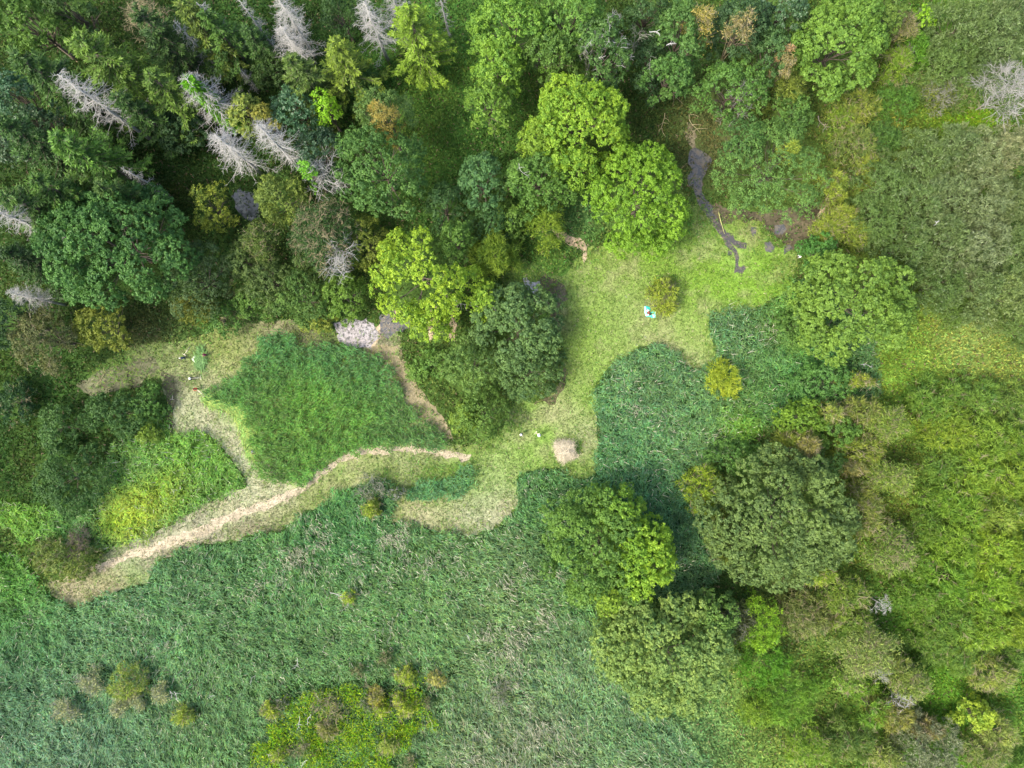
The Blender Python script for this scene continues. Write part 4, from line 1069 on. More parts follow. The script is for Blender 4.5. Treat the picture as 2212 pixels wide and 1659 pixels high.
# willow thicket: alike trees, each its own place
_wil = []
for k in range(4):
    v, t, C, lr = crown_np(6.2, 6.0, 8.5, .6, 700+k, lobe_r=1.35, tuft_r=.55, per=20, leaf=.46, leafw=.13, rag=.1, flat=.8, spike=True)
    _wil.append((crown_mesh('crown', [(v, t)]), wood_mesh('trunk', 8.5, 1, C, 700+k, .2, 12, .6)))
def willow(px, py, r_, h, col, label, var):
    SEED[0] += 1
    c = at(px, py, h*.7); s = per_m(h*.7)
    root = empty('willow_tree', (c.x, c.y, 0), label, 'tree', 'willows of the grey green thicket')
    k = r_/s/6.1
    root.scale = (k, k*1.02, h/8.5); root.rotation_euler = (0, 0, SEED[0]*1.3)
    o = link('crown', _wil[var % 4][0], M_WILLOW, root); o.color = (col[0]*1.42, col[1]*1.32, col[2]*1.15, 1)
    link('trunk', _wil[var % 4][1], M_BARK, root)
    TREES.append((px, py, r_, r_))
WL = [(2075,55,74,9.5,(.085,.145,.050),'green willow at the top edge right of the lime bush'),
 (2150,75,80,10,(.090,.150,.058),'willow at the top edge, second from the corner'),
 (2205,30,64,10,(.095,.150,.065),'willow in the top right corner'),
 (2060,135,66,8.5,(.085,.155,.045),'willow with silvery streaks above the grey brown bare bush'),
 (2120,140,50,8,(.07,.125,.045),'willow between the corner group and the leafless willow'),
 (1915,395,66,8,(.080,.150,.045),'willow facing the mustard yellow bush'),
 (1985,345,72,8.5,(.080,.140,.045),'willow at the top of the thicket below the bright grass'),
 (2062,330,74,9,(.085,.140,.055),'willow at the top of the thicket, next to the pale one'),
 (2135,335,76,9.5,(.125,.175,.085),'pale grey willow under the leafless one'),
 (2205,320,66,9.5,(.150,.185,.10),'palest willow, cut by the edge below the leafless one'),
 (1895,470,60,8,(.082,.155,.045),'willow beside the yellow bush over the pinkish bank'),
 (1975,440,74,9,(.085,.150,.052),'willow in the middle left of the thicket'),
 (2055,430,78,9.5,(.100,.155,.068),'willow in the very middle of the thicket'),
 (2135,440,78,10,(.110,.160,.078),'greyish willow in the middle right of the thicket'),
 (2205,430,60,9.5,(.095,.145,.060),'willow cut by the edge below the palest one'),
 (1960,530,70,8.5,(.078,.142,.045),'willow touching the top of the round pompom tree'),
 (2040,530,78,9.5,(.088,.145,.055),'willow with a white glint near the middle'),
 (2120,540,80,10,(.115,.165,.085),'grey streaked willow in the lower middle of the thicket'),
 (2200,540,66,9.5,(.090,.150,.055),'willow cut by the edge, third from the grass'),
 (2030,615,66,8.5,(.072,.135,.040),'willow behind the round pompom tree'),
 (2100,630,72,9,(.090,.150,.055),'willow above the dry grass clearing'),
 (2175,640,74,9,(.115,.175,.060),'speckled willow above the dry grass clearing'),
 (2215,700,50,7.5,(.080,.145,.040),'lowest willow, cut by the edge at the dry grass'),
 (2060,668,40,6,(.085,.160,.035),'small low willow at the dry grass')]
for i, (a, b, r_, h_, c_, l_) in enumerate(WL): willow(a, b, r_, h_, c_, l_, i)

# ===================== right side =====================
tree(1852, 655, 134, 126, 14, (.120,.205,.032), 'big round tree of dense pompom tufts beside the willow thicket', dense=True)
tree(1768, 545, 46, 40, 7, (.060,.155,.030), 'small dark green tree at the corner of the meadow', kind='bush')
tree(1725, 700, 44, 60, 5, (.085,.165,.035), 'low green bush under the left of the big round tree', kind='bush', name='green_shrub', cat='shrub', group='shrubs')
tree(1790, 820, 66, 50, 5.5, (.070,.160,.038), 'green bush below the big round tree', kind='bush', name='green_shrub', cat='shrub', group='shrubs')
scrub(1852, 822, 40, 14, 5, (.29,.28,.03), 'mustard yellow sprays under the big round tree')
scrub(1563, 817, 38, 40, 4.5, (.31,.33,.02), 'solitary bright yellow bush in the reeds', twigs=0, kind='spiky')
tree(1737, 905, 60, 42, 6, (.12,.21,.02), 'yellow green bush between two orange tipped ones', kind='bush', name='green_shrub', cat='shrub', group='shrubs')
scrub(1792, 892, 30, 22, 7, (.30,.28,.05), 'orange yellow bush tip above the orange twigged one')
scrub(1725, 955, 48, 30, 6, (.24,.24,.03), 'olive yellow bush at the edge of the reeds')
scrub(1742, 965, 30, 28, 7.5, (.34,.28,.07), 'orange twigged bush over the olive one', twigs=4)
tree(1815, 935, 48, 40, 7, (.09,.175,.03), 'green bush in the middle of the olive scrub', kind='bush', name='green_shrub', cat='shrub', group='shrubs')
scrub(1868, 890, 44, 32, 7, (.20,.22,.045), 'olive ochre bush next to the grass clearing')
bare_tree(1918, 912, 36, 8, 'tan twiggy bush at the grass clearing', M_TWIG, name='bare_bush', cat='bush', leafcol=(.18,.27,.055), leafn=2400)
scrub(1862, 972, 54, 42, 7, (.22,.24,.03), 'large ochre yellow bush above the dark grey green tree', twigs=3)
scrub(1845, 1010, 26, 16, 7, (.33,.28,.07), 'orange tips of the ochre bush, lowest of them')
tree(1790, 1000, 44, 40, 7, (.065,.13,.03), 'dark green bush between the orange one and the grey green tree', kind='bush', name='green_shrub', cat='shrub', group='shrubs')
bare_tree(1922, 1030, 48, 8, 'long tan bush beside the dry soil patch', M_TWIG, name='bare_bush', cat='bush', leafcol=(.18,.27,.055), leafn=2600, ry_=30)
tree(1518, 1058, 40, 52, 7, (.23,.29,.012), 'yellow green tree at the tip of the reed bed', kind='spiky', mat=M_LEAFY, twigs=1)
tree(1585, 990, 70, 40, 5, (.07,.15,.03), 'low green bushes between the reeds and the dark tree', kind='bush', name='green_shrub', cat='shrub', group='shrubs')
tree(1690, 1118, 172, 154, 14, (.102,.158,.048), 'very large grey green tree with pale flecks', dense=True)
scrub(1868, 1100, 40, 62, 8, (.19,.20,.04), 'ochre sprays along the right of the grey green tree', twigs=3)
scrub(1570, 1160, 36, 60, 6, (.15,.19,.03), 'olive bush along the left of the grey green tree', twigs=1)
tree(1300, 1188, 140, 132, 13, (.095,.180,.032), 'large green tree in the reeds by the lower meadow', dense=True)
tree(1385, 1205, 76, 98, 13.4, (.190,.290,.012), 'bright yellow green crown on the side of the large green tree', dense=True, mat=M_LEAFY)
tree(1335, 1100, 56, 52, 12.8, (.150,.245,.016), 'yellow green crown at the top of the large green tree', lobe=1.1, mat=M_LEAFY)
tree(1310, 1290, 50, 34, 12, (.165,.255,.018), 'light green bough at the foot of the large green tree', lobe=1.0)
tree(1445, 1420, 150, 138, 13.5, (.175,.240,.055), 'large flowering tree with pale yellow tufts', dense=True, mat=M_LEAFY)
tree(1545, 1330, 56, 48, 11, (.100,.180,.040), 'green side crown next to the dark grass hollow')
tree(1350, 1400, 56, 90, 9, (.100,.175,.035), 'olive green crown along the reed side of the flowering tree', kind='fine')
scrub(1642, 1350, 54, 62, 6, (.18,.30,.010), 'bright green yellow bush beside the flowering tree', twigs=0, kind='willow')
bare_tree(1590, 1345, 34, 5, 'dull brownish bush between the flowering tree and the bright one', M_TWIGG, name='bare_bush', cat='bush', leafcol=(.10,.13,.05), leafn=2200, ry_=44)
scrub(1650, 1440, 60, 46, 4.5, (.095,.215,.010), 'vivid green weedy bush below the bright yellow one', twigs=0, kind='willow')
scrub(1710, 1500, 78, 62, 4.5, (.125,.225,.018), 'wide weedy green bush near the lower edge', twigs=0, kind='willow')
scrub(1640, 1540, 40, 30, 3.5, (.19,.27,.02), 'yellowish weedy bush under the flowering tree', twigs=0, kind='willow')
scrub(1768, 1240, 38, 24, 7, (.24,.30,.025), 'yellow green bush at the foot of the grey green tree')
scrub(1740, 1330, 60, 46, 4.5, (.15,.175,.045), 'dull tan green bush in the hollow', twigs=4)
scrub(1830, 1290, 56, 46, 6, (.17,.23,.03), 'yellow green bush between two tan ones', twigs=2)
bare_tree(1905, 1305, 22, 7, 'small white twiggy bush beside the yellow mass', M_DEAD, name='bare_bush', cat='bush', n=8)
bare_tree(1925, 1190, 50, 7, 'tall tan bush right of the grey green tree', M_TWIG, name='bare_bush', cat='bush', leafcol=(.16,.26,.055), leafn=3000, ry_=60)
bare_tree(1868, 1405, 76, 7.5, 'wide pale tan bush, biggest of the twiggy ones', M_TWIG, name='bare_bush', cat='bush', leafcol=(.20,.28,.08), leafn=5200, n=11, ry_=56)
bare_tree(1890, 1450, 26, 8, 'silvery bare top in the wide tan bush', M_TWIGG, name='bare_bush', cat='bush', n=10)
scrub(1850, 1350, 46, 30, 6.5, (.18,.24,.03), 'yellow green bush above the wide pale tan one', twigs=2)
bare_tree(1962, 1475, 40, 6.5, 'tan bush right of the wide pale one', M_TWIG, name='bare_bush', cat='bush', leafcol=(.18,.26,.06), leafn=2200, ry_=36)
scrub(1935, 1440, 36, 30, 6, (.18,.21,.04), 'olive bush squeezed between two tan ones', twigs=3)
scrub(1830, 1470, 32, 24, 5, (.19,.28,.035), 'light green bush in the hollow by the weedy ones', twigs=1)
scrub(1885, 1530, 44, 44, 6, (.17,.27,.02), 'lime green bush with a few orange twigs', twigs=1)
scrub(1930, 1545, 44, 44, 6, (.26,.24,.04), 'orange and olive bush next to the lime one', twigs=3)
bare_tree(1950, 1512, 26, 7.5, 'white bare branches above the orange and olive bush', M_DEAD, name='bare_bush', cat='bush', n=6)
scrub(2005, 1575, 36, 22, 5, (.26,.22,.06), 'rusty bush above the grey thicket', twigs=4)
willow(2010, 1625, 78, 6.5, (.100,.135,.075), 'grey twiggy willow at the lower edge', 2)
scrub(1840, 1600, 66, 46, 5, (.13,.185,.035), 'olive green bush at the lower edge', twigs=2)
scrub(1750, 1610, 56, 46, 4.5, (.17,.25,.02), 'yellow green bush at the lower edge beside the meadow grass', twigs=1)
scrub(1910, 1630, 40, 30, 5, (.22,.24,.05), 'ochre bush at the lower edge next to the grey willow', twigs=3)
scrub(2148, 1458, 48, 36, 7, (.26,.27,.05), 'ochre yellow bush standing alone near the edge', twigs=4)
scrub(2112, 1548, 48, 34, 7, (.26,.32,.02), 'bright yellow green bush near the lower corner', twigs=0, kind='pom', lobe=.8)
scrub(2160, 1585, 42, 36, 6.5, (.25,.27,.06), 'pale yellow bush near the lower corner', twigs=3)
scrub(2135, 1625, 50, 36, 6, (.17,.20,.05), 'dull olive bush in the lower corner', twigs=3)
scrub(2195, 1650, 36, 24, 4, (.12,.20,.03), 'green bush in the very corner', twigs=0)
YM = [(2030,880,60,5.5,(.10,.19,.02),'green bush at the top of the yellow thicket'),
 (2110,870,62,6,(.10,.185,.022),'green bush at the top of the yellow thicket beside the tan one'),
 (2190,880,52,6,(.13,.19,.03),'bush at the edge where the grass clearing ends'),
 (2060,930,58,7,(.24,.26,.015),'bright yellow bush near the top of the thicket'),
 (2140,950,66,7,(.16,.23,.018),'yellow green bush right of the bright yellow one'),
 (2205,960,46,7,(.14,.22,.02),'yellow green bush cut by the edge, uppermost'),
 (2040,1000,54,6,(.085,.17,.02),'dark green bush in the hollow of the thicket'),
 (2110,1020,66,7.5,(.20,.26,.015),'yellow bush in the upper middle of the thicket'),
 (2180,1040,62,7.5,(.23,.27,.015),'yellow bush by the edge, upper middle'),
 (2030,1080,50,6,(.12,.21,.018),'green bush facing the dry soil patch'),
 (2090,1095,64,7.5,(.15,.24,.015),'grass green bush in the middle of the thicket'),
 (2160,1115,66,8,(.24,.25,.03),'ochre bush in the middle of the thicket'),
 (2212,1110,40,8,(.26,.27,.02),'mustard bush cut by the edge in the middle'),
 (2010,1150,46,6,(.12,.20,.02),'green bush left in the thicket above the dark gap'),
 (2070,1175,62,7.5,(.16,.24,.015),'yellow green bush above the dark gap'),
 (2150,1195,66,8,(.25,.30,.012),'brightest yellow bush of the thicket'),
 (2212,1190,40,8,(.26,.28,.02),'golden bush cut by the edge'),
 (1995,1215,42,5.5,(.10,.20,.015),'green bush just below the dark gap'),
 (2060,1250,66,7.5,(.12,.23,.012),'vivid green bush in the lower thicket'),
 (2140,1275,66,8,(.19,.28,.012),'yellow green bush in the lower thicket'),
 (2208,1280,44,8,(.26,.27,.02),'yellow bush cut by the edge, lower thicket'),
 (2000,1290,50,5.5,(.09,.19,.015),'green bush beside the small white twiggy one'),
 (2060,1335,60,6.5,(.095,.185,.018),'green bush at the lower end of the thicket'),
 (2135,1350,64,7.5,(.18,.25,.015),'yellow green bush at the lower end of the thicket'),
 (2205,1355,46,8,(.24,.27,.02),'yellow bush cut by the edge at the lower end'),
 (2020,1390,50,4.5,(.08,.165,.02),'low green bush under the thicket'),
 (2090,1410,56,4.5,(.075,.155,.02),'low dark green bush under the thicket near the lone ochre one'),
 (2195,1420,40,5,(.11,.19,.03),'low bush at the edge above the lone ochre one')]
_sc = []
for k in range(5):
    v, t, C, lr = crown_np(4.4, 4.3, 7.0, .3, 800+k, lobe_r=1.15, tuft_r=.45, per=14, leaf=.62, leafw=.13, rag=.16, flat=1.2, spike=True)
    _sc.append((crown_mesh('crown', [(v, t)]), wood_mesh('trunk', 7, .5, C, 800+k, .14, 12, .5), stick_mesh('bare_twigs', *twig_net(C, lr, 800+k, n=2))))
for i, (a, b, r_, h_, c_, l_) in enumerate(YM):
    SEED[0] += 1
    c = at(a, b, h_*.7); k = r_/per_m(h_*.7)/4.35
    root = empty('scrub_bush', (c.x, c.y, 0), l_, 'bush', 'bushes of the yellow green thicket')
    root.scale = (k, k, h_/7.0); root.rotation_euler = (0, 0, SEED[0]*1.9)
    k_ = soft(c_); o = link('crown', _sc[i % 5][0], M_LEAFY, root); o.color = (k_[0]*.55+.085, k_[1]*.75+.080, k_[2]*.8+.012, 1)
    link('trunk', _sc[i % 5][1], M_BARK, root); link('bare_twigs', _sc[i % 5][2], M_TWIG, root)
    TREES.append((a, b, r_, r_))

# ===================== lower left and the reed field =====================
tree(142, 1035, 92, 84, 7, (.048,.105,.030), 'large dark round bush at the left of the lower reed bed', kind='bush', name='dark_bush', cat='bush', group='dark bushes at the left')
tree(245, 895, 86, 50, 6.5, (.050,.108,.030), 'wide dark bush above the largest dark one', kind='bush', name='dark_bush', cat='bush', group='dark bushes at the left')
tree(118, 925, 52, 58, 6, (.060,.125,.034), 'dark bush with a grass green side near the wood', kind='bush', name='dark_bush', cat='bush', group='dark bushes at the left')
tree(318, 868, 42, 42, 4.5, (.070,.150,.032), 'green bush next to the mown strip', kind='bush', name='dark_bush', cat='bush', group='dark bushes at the left')
tree(320, 935, 26, 26, 3.5, (.13,.20,.025), 'small yellow green bush at the reed corner', kind='bush', name='green_shrub', cat='shrub', group='shrubs')
scrub(132, 1208, 76, 54, 5.5, (.135,.165,.030), 'olive bush with brown twigs at the end of the straw path', twigs=3, kind='fine')
bare_tree(175, 1172, 34, 5, 'brown twiggy top of the bush at the end of the path', M_BARK, name='bare_bush', cat='bush', n=10)
scrub(20, 870, 46, 50, 6, (.03,.07,.02), 'dark shaded bush at the edge below the wood', twigs=3, kind='bush')
scrub(1435, 640, 33, 36, 3.6, (.29,.31,.03), 'yellow twiggy bush alone in the meadow', twigs=1, tm=M_BARK, open_=.15)
scrub(272, 1478, 42, 40, 4.2, (.25,.29,.05), 'olive yellow bush in the lower left reeds', twigs=1)
for a, b, r_, l_ in [(193,1478,30,'tan bare bush left of the olive yellow one'),(139,1538,30,'tan bare bush lowest and farthest left in the reeds'),
                     (258,1530,22,'tan bare bush directly below the olive yellow one'),(345,1498,22,'tan bare bush near the white sticks'),(292,1515,22,'small rusty bare bush joined to the olive yellow one')]:
    bare_tree(a, b, r_, 3.2, l_, M_TWIGG, name='bare_bush', cat='bush', group='bare tan bushes in the reeds', n=8, leafcol=(.30,.34,.20), leafn=420, hc=.8)
scrub(395, 1545, 22, 20, 3.5, (.31,.33,.05), 'small yellow bush in the lower left reeds', twigs=2)
SM = [(875,1463,21,'small yellow bush, uppermost of those in the bright weeds',(.27,.27,.03)),(945,1470,18,'ochre bush at the right end of the bright weeds',(.30,.26,.06)),
 (812,1508,22,'ochre bush in the middle of the bright weeds',(.32,.27,.05)),(877,1530,22,'yellow bush in the middle right of the bright weeds',(.24,.27,.02)),
 (583,1536,20,'yellow bush at the left end of the bright weeds',(.25,.27,.025)),(838,1612,20,'yellow bush with a pale centre near the lower edge',(.26,.25,.05)),
 (602,1630,18,'yellow bush beside white sticks near the lower edge',(.28,.27,.03)),(753,1292,14,'tiny yellow bush with a white dead branch',(.28,.28,.02)),
 (857,1510,10,'tiniest yellow bush in the bright weeds',(.30,.28,.02)),(825,1535,12,'narrow yellow bush in the bright weeds',(.26,.27,.02)),
 (705,1575,24,'green and tan bush in the lower bright weeds',(.24,.22,.05)),(797,1097,22,'yellow green bush by the dead bush at the meadow tip',(.20,.23,.03))]
for a, b, r_, l_, c_ in SM:
    scrub(a, b, r_, r_*.9, 3.4, tuple(q*1.35 for q in c_), l_, twigs=1, name='small_bush', group='small yellow bushes in the reed field', lobe=.5, tuft=.3, leaf=.4)
for a, b, r_, l_, m_ in [(800,1055,34,'dead grey bush at the tip between meadow and reeds',M_TWIGG),(856,1066,18,'dead white branches right of the dead grey bush',M_DEAD),
    (706,1530,40,'tan brown bare bush in the bright weeds',M_TWIG),(655,1620,28,'pale tan bare bush near the lower edge',M_TWIG),(788,1525,18,'grey bare bush left of the ochre one',M_TWIGG),
    (922,1520,13,'rusty bare bush right of the bright weeds',M_TWIG),(774,1452,16,'pale bare tuft above the bright weeds',M_TWIG),(832,1425,16,'tan bare tuft in the upper reeds',M_TWIG),
    (608,1520,16,'grey bare tuft near the yellow bush at the left end',M_TWIGG),(1080,1505,30,'pale bare brush in a hollow of the reed field',M_TWIGG),(885,1650,22,'tan bare bush at the lower edge',M_TWIG)]:
    bare_tree(a, b, r_, 2.9, l_, m_, name='bare_bush', cat='bush', group='bare bushes in the reed field', n=7, hc=.85, leafcol=(.10,.15,.06), leafn=160)
def dead_branch(px, py, ang, L, z, label, seed, mat=None, r=.09, forks=5):
    """a fallen or standing forked dead branch, curved, lying on the plants"""
    rs = np.random.RandomState(seed)
    p = at(px, py, z); a = math.radians(ang)
    d = np.array([math.cos(a), -math.sin(a), 0]); s = np.array([-d[1], d[0], 0])
    main = [np.array([0, 0, 0])+d*L*t+s*L*.10*math.sin(t*5+seed)+np.array([0, 0, .12*math.sin(t*4)]) for t in np.linspace(-.5, .5, 6)]
    r *= .72
    ch = [[(q, r*(1-.13*i)) for i, q in enumerate(main)]]
    for k in range(forks):
        i = rs.randint(1, 5); q = main[i]; sg = rs.choice([-1, 1])
        e = q+norm(d*rs.uniform(.3, 1)+s*sg*rs.uniform(.5, 1)+np.array([0, 0, rs.uniform(0, .4)]))*L*rs.uniform(.15, .4)
        m = (q+e)/2+s*sg*.08*L*rs.rand()
        ch.append([(q, r*.6), (m, r*.45), (e, r*.2)])
    o = link('dead_branch', chain_sticks('dead_branch', ch), mat or M_DEAD)
    o.location = (p.x, p.y, max(z, .1)); tag(o, label, 'branch', 'fallen dead branches')
M_WHITE = plain_mat('bleached_wood', (.48, .47, .43), .8, 5, .15)
for i, (a, b, an, L, z, l_, m_, r_) in enumerate([
  (728,1288,35,2.6,2.5,'white crooked branch beside the tiny yellow bush',M_WHITE,.07),
  (746,1312,120,1.8,2.4,'short pale branch below the tiny yellow bush',M_DEAD,.05),
  (647,1561,75,2.0,2.6,'white branched stick left in the bright weeds',M_WHITE,.07),
  (667,1556,100,1.9,2.6,'second white branched stick in the bright weeds',M_WHITE,.06),
  (655,1652,130,1.9,2.6,'white branched stick at the lower edge',M_WHITE,.07),
  (586,1632,20,1.6,2.5,'white stick beside the yellow bush near the lower edge',M_WHITE,.05),
  (640,1434,110,1.8,2.5,'curved white stick above the bright weeds',M_WHITE,.06),
  (370,1500,60,1.3,2.6,'short white stick left of its pair in the lower left reeds',M_WHITE,.07),
  (381,1505,50,1.8,2.6,'curved white stick in the lower left reeds',M_WHITE,.07),
  (455,1506,150,1.4,2.5,'thin white stick alone in the lower left reeds',M_WHITE,.04),
  (545,1467,130,1.5,2.5,'grey stick in the reeds left of the bright weeds',M_DEAD,.05),
  (920,1571,130,2.4,2.5,'thin tan stick right of the bright weeds',M_TWIG,.04),
  (1000,1567,100,2.0,2.5,'tan stick in a dark hollow of the reeds',M_TWIG,.06),
  (1012,1378,60,1.0,2.5,'short white stick in the middle of the reed field',M_WHITE,.06),
  (905,1320,170,1.4,2.5,'pale forked twig in the upper reed field',M_DEAD,.04),
  (1434,270,85,4.2,.3,'long dead pole lying in the shaded grass',M_TWIG,.11),
  (1497,262,70,4.8,.4,'crooked tan branch on the bank at the head of the stream',M_TWIG,.12),
  (1776,266,70,2.8,.3,'brown log lying in the grass below the olive bush',M_BARKP,.16),
  (225,812,-35,3.6,.2,'yellowish forked branch on the bare soil',M_TWIG,.10),
  (1350,640,30,.9,.1,'short grey twig on the meadow grass',M_DEAD,.04),
  (1393,727,60,.7,.1,'tiny white stick in the meadow below the sheet',M_WHITE,.04),
  (1375,745,10,.9,.1,'thin twig where the reeds meet the meadow',M_DEAD,.03),
  (1045,660,8,5.5,7.0,'long white bare limb reaching right from the bright yellow tree',M_WHITE,.09),
  (1000,655,30,3.0,7.0,'white twig beside the long bare limb',M_WHITE,.06),
  (1200,100,70,2.6,.4,'pale stub between crowns at the top',M_DEAD,.09),
  (1415,70,20,1.6,15.5,'thick pale stub on the grey green crown, upper one',M_DEAD,.12),
  (1450,95,-10,1.4,15.5,'thick pale stub on the grey green crown, lower one',M_DEAD,.12),
  (1405,140,75,4.5,9,'long thin pale branch in the dark hollow',M_DEAD,.06),
  (1270,100,110,2.4,17,'white forked branch on the crown with yellow shoots',M_DEAD,.05),
  (1130,370,60,2.8,12.5,'white dead branch on the mid green tree',M_DEAD,.06),
  (2023,482,150,1.2,9.8,'white glinting dead tip in the willow thicket',M_WHITE,.10),
  (472,686,50,3.4,5.2,'thin pale branch standing over the green undergrowth',M_TWIG,.05),
  (1873,790,15,1.8,12,'pale dead twigs low on the big round tree',M_DEAD,.05),
  (1142,905,20,1.5,.1,'brown stick at the foot of the clump',M_BARK,.05),
  (1207,1022,-40,2.3,.9,'thin pale stick crossing the reed edge by the straw heap',M_TWIG,.035)]):
    dead_branch(a, b, an, L, z, l_, 900+i, m_, r_)

# ------------------------------------------------------------------ undergrowth of the wood and the scrub
def undergrowth():
    rs, x, y, vx, vy = scatter(20, 601)
    m = np.ones(len(x), bool)
    for P in [MEADOW, REED_A, REED_C, BOTTOM, REED_D, HERB_E, PATH]: m &= ~inside(P, vx, vy)
    for P in WET: m &= ~inside(P, vx, vy) | (rs.rand(len(x)) < .10)
    for P in list(MUDS.values())+list(DRY.values()): m &= ~(inside(P, vx, vy) & (rs.rand(len(x)) < .85))
    x, y, vx, vy = x[m], y[m], vx[m], vy[m]
    cov = np.zeros(len(x), bool)
    for (a, b, rx, ry) in TREES: cov |= ((vx-a)/rx)**2+((vy-b)/ry)**2 < .62
    k = ~cov | (rs.rand(len(x)) < .25)
    x, y, vx, vy = x[k], y[k], vx[k], vy[k]; n = len(x)
    hm = fbm(x, y, 4, 611)
    z = np.clip((hm-.35)*4.5, .15, 2.4)*rs.uniform(.35, 1, n)
    right = vx > 1480
    z = np.where(right, z*.6, z)
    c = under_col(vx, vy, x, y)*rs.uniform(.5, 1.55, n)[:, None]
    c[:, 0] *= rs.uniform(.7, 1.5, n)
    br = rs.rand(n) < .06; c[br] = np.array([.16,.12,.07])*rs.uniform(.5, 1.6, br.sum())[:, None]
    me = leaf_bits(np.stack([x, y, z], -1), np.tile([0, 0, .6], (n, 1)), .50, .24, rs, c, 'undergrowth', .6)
    stuff('undergrowth', me, M_HERB, 'low leafy undergrowth and tall herbs on the floor of the wood', 'undergrowth')
undergrowth()

# ------------------------------------------------------------------ things left on the meadow
def cloth(name, pts, bumps, z0, mat, parent=None, sub=10, fold=.05, seed=1, loc=None):
    """a crumpled sheet: an outline (metres) filled by a fan of rings, raised in folds, with a thickness"""
    rs = np.random.RandomState(seed)
    A = np.array(pts, float); c = A.mean(0)
    rim = []
    for i in range(len(A)):
        for t in np.linspace(0, 1, 5)[:-1]: rim.append(A[i]*(1-t)+A[(i+1) % len(A)]*t)
    rim = np.array(rim); n = len(rim)
    v, f = [], []
    for r in range(sub+1):
        for i in range(n):
            q = c+(rim[i]-c)*(r/sub)
            z = z0+fold*(math.sin(q[0]*9+q[1]*5+seed)+math.sin(q[0]*4-q[1]*11)+2)*.5*(1 if r < sub else .5)
            for bx, by, br, bh in bumps: z += bh*math.exp(-((q[0]-bx)**2+(q[1]-by)**2)/br**2)
            v.append((q[0], q[1], z))
    for r in range(sub):
        for i in range(n):
            j = (i+1) % n
            if r == 0: f.append((i, n+i, n+j))
            else: f.append((r*n+i, (r+1)*n+i, (r+1)*n+j, r*n+j))
    me = bpy.data.meshes.new(name); me.from_pydata(v, [], f); me.update()
    o = link(name, me, mat, parent, loc)
    sm = o.modifiers.new('thick', 'SOLIDIFY'); sm.thickness = .012
    return o
M_TEAL = plain_mat('teal_tarpaulin', (.035,.42,.34), .35, 3, .5, .5)
M_TEALP = plain_mat('pale_turquoise_fold', (.42,.80,.72), .35, 3, .15, .5)
M_BLACKC = plain_mat('black_fabric', (.014,.016,.022), .8, 12, .3)
M_WHITEC = plain_mat('white_fabric', (.75,.76,.74), .7, 12, .08)
M_REDC = plain_mat('brown_red_leather', (.20,.065,.05), .6, 10, .3)
def q2(pts, ox, oy, z=0):      # plan points -> metres relative to a place
    o = at(ox, oy, z); return [((at(a, b, z)-o).x, (at(a, b, z)-o).y) for a, b in pts]
def zm(x0, y0, sc, x, y):      # a reading off an enlarged detail of the survey
    return ((x0+x/sc)/1.15732, (y0+y/sc)/1.15732)
tp = [zm(1560, 700, 11.06, a, b) for a, b in [(570,718),(650,728),(705,750),(735,870),(790,900),(850,838),(872,900),(868,1045),(800,1055),(700,1020),(610,1020),(560,900),(552,800)]]
tc_ = zm(1560, 700, 11.06, 690, 900)
tw = at(*tc_)
tarp = cloth('tarpaulin', q2(tp, *tc_), [(.2,-.3,.3,.05)], .09, M_TEAL, sub=8, fold=.06, loc=(tw.x, tw.y, 0))
tag(tarp, 'turquoise tarpaulin spread beside the yellow bush in the meadow', 'tarpaulin')
for k, (pp) in enumerate([[(560,740),(590,730),(612,900),(640,1000),(600,1010),(566,900)],[(780,960),(812,950),(840,1040),(800,1050)],[(845,850),(866,880),(862,1030),(838,1030)]]):
    P_ = [zm(1560, 700, 11.06, a, b) for a, b in pp]
    f_ = cloth('fold', q2(P_, *tc_), [], .19, M_TEALP, parent=tarp, sub=3, fold=.03, seed=k+2)
def blob(name, pts_r, mat, parent, k=10):
    """rounded bag: stacked rings (x, y, z, rx, ry)"""
    v, f = [], []
    for (x, y, z, rx, ry) in pts_r:
        for j in range(k):
            a = 2*PI*j/k; w = 1+.07*math.sin(3*a+z*9)
            v.append((x+rx*w*math.cos(a), y+ry*w*math.sin(a), z))
    for i in range(len(pts_r)-1):
        for j in range(k): f.append((i*k+j, i*k+(j+1) % k, (i+1)*k+(j+1) % k, (i+1)*k+j))
    f.append(tuple(range(k-1, -1, -1))); f.append(tuple((len(pts_r)-1)*k+j for j in range(k)))
    me = bpy.data.meshes.new(name); me.from_pydata(v, [], f); me.update()
    me.polygons.foreach_set('use_smooth', [True]*len(me.polygons))
    return link(name, me, mat, parent)
def bag(zx, zy, rx, ry, h, mat, label, name='bag', ang=0.0, cat='bag'):
    P_ = zm(1560, 700, 11.06, zx, zy); p = at(*P_)
    r = empty(name, (p.x, p.y, .14), label, cat, 'bags on the turquoise tarpaulin'); r.rotation_euler = (0, 0, ang)
    blob('body', [(0,0,0,rx*.8,ry*.8),(0,0,h*.3,rx,ry),(.02,0,h*.65,rx*.9,ry*.85),(.03,0,h*.9,rx*.6,ry*.5),(.03,0,h,rx*.3,ry*.2)], mat, r)
    link('strap', lathe_path('strap', [(-rx*.5,0,h*.8),(-rx*.3,ry*.3,h*1.15),(rx*.1,ry*.4,h*1.25),(rx*.5,ry*.1,h*.85)], [.025,.025,.025,.025], 6), mat, r)
bag(655, 850, .24, .20, .22, M_WHITEC, 'white bag, uppermost on the turquoise tarpaulin', ang=.4)
bag(672, 905, .30, .26, .34, M_REDC, 'brown red rucksack in the middle of the tarpaulin', 'rucksack', .5, 'rucksack')
bag(722, 950, .30, .17, .26, M_BLACKC, 'black bag at the lower side of the red rucksack', ang=.7)
bag(668, 968, .16, .12, .16, M_WHITEC, 'small white bag between the black bag and the tarpaulin edge', ang=.2)

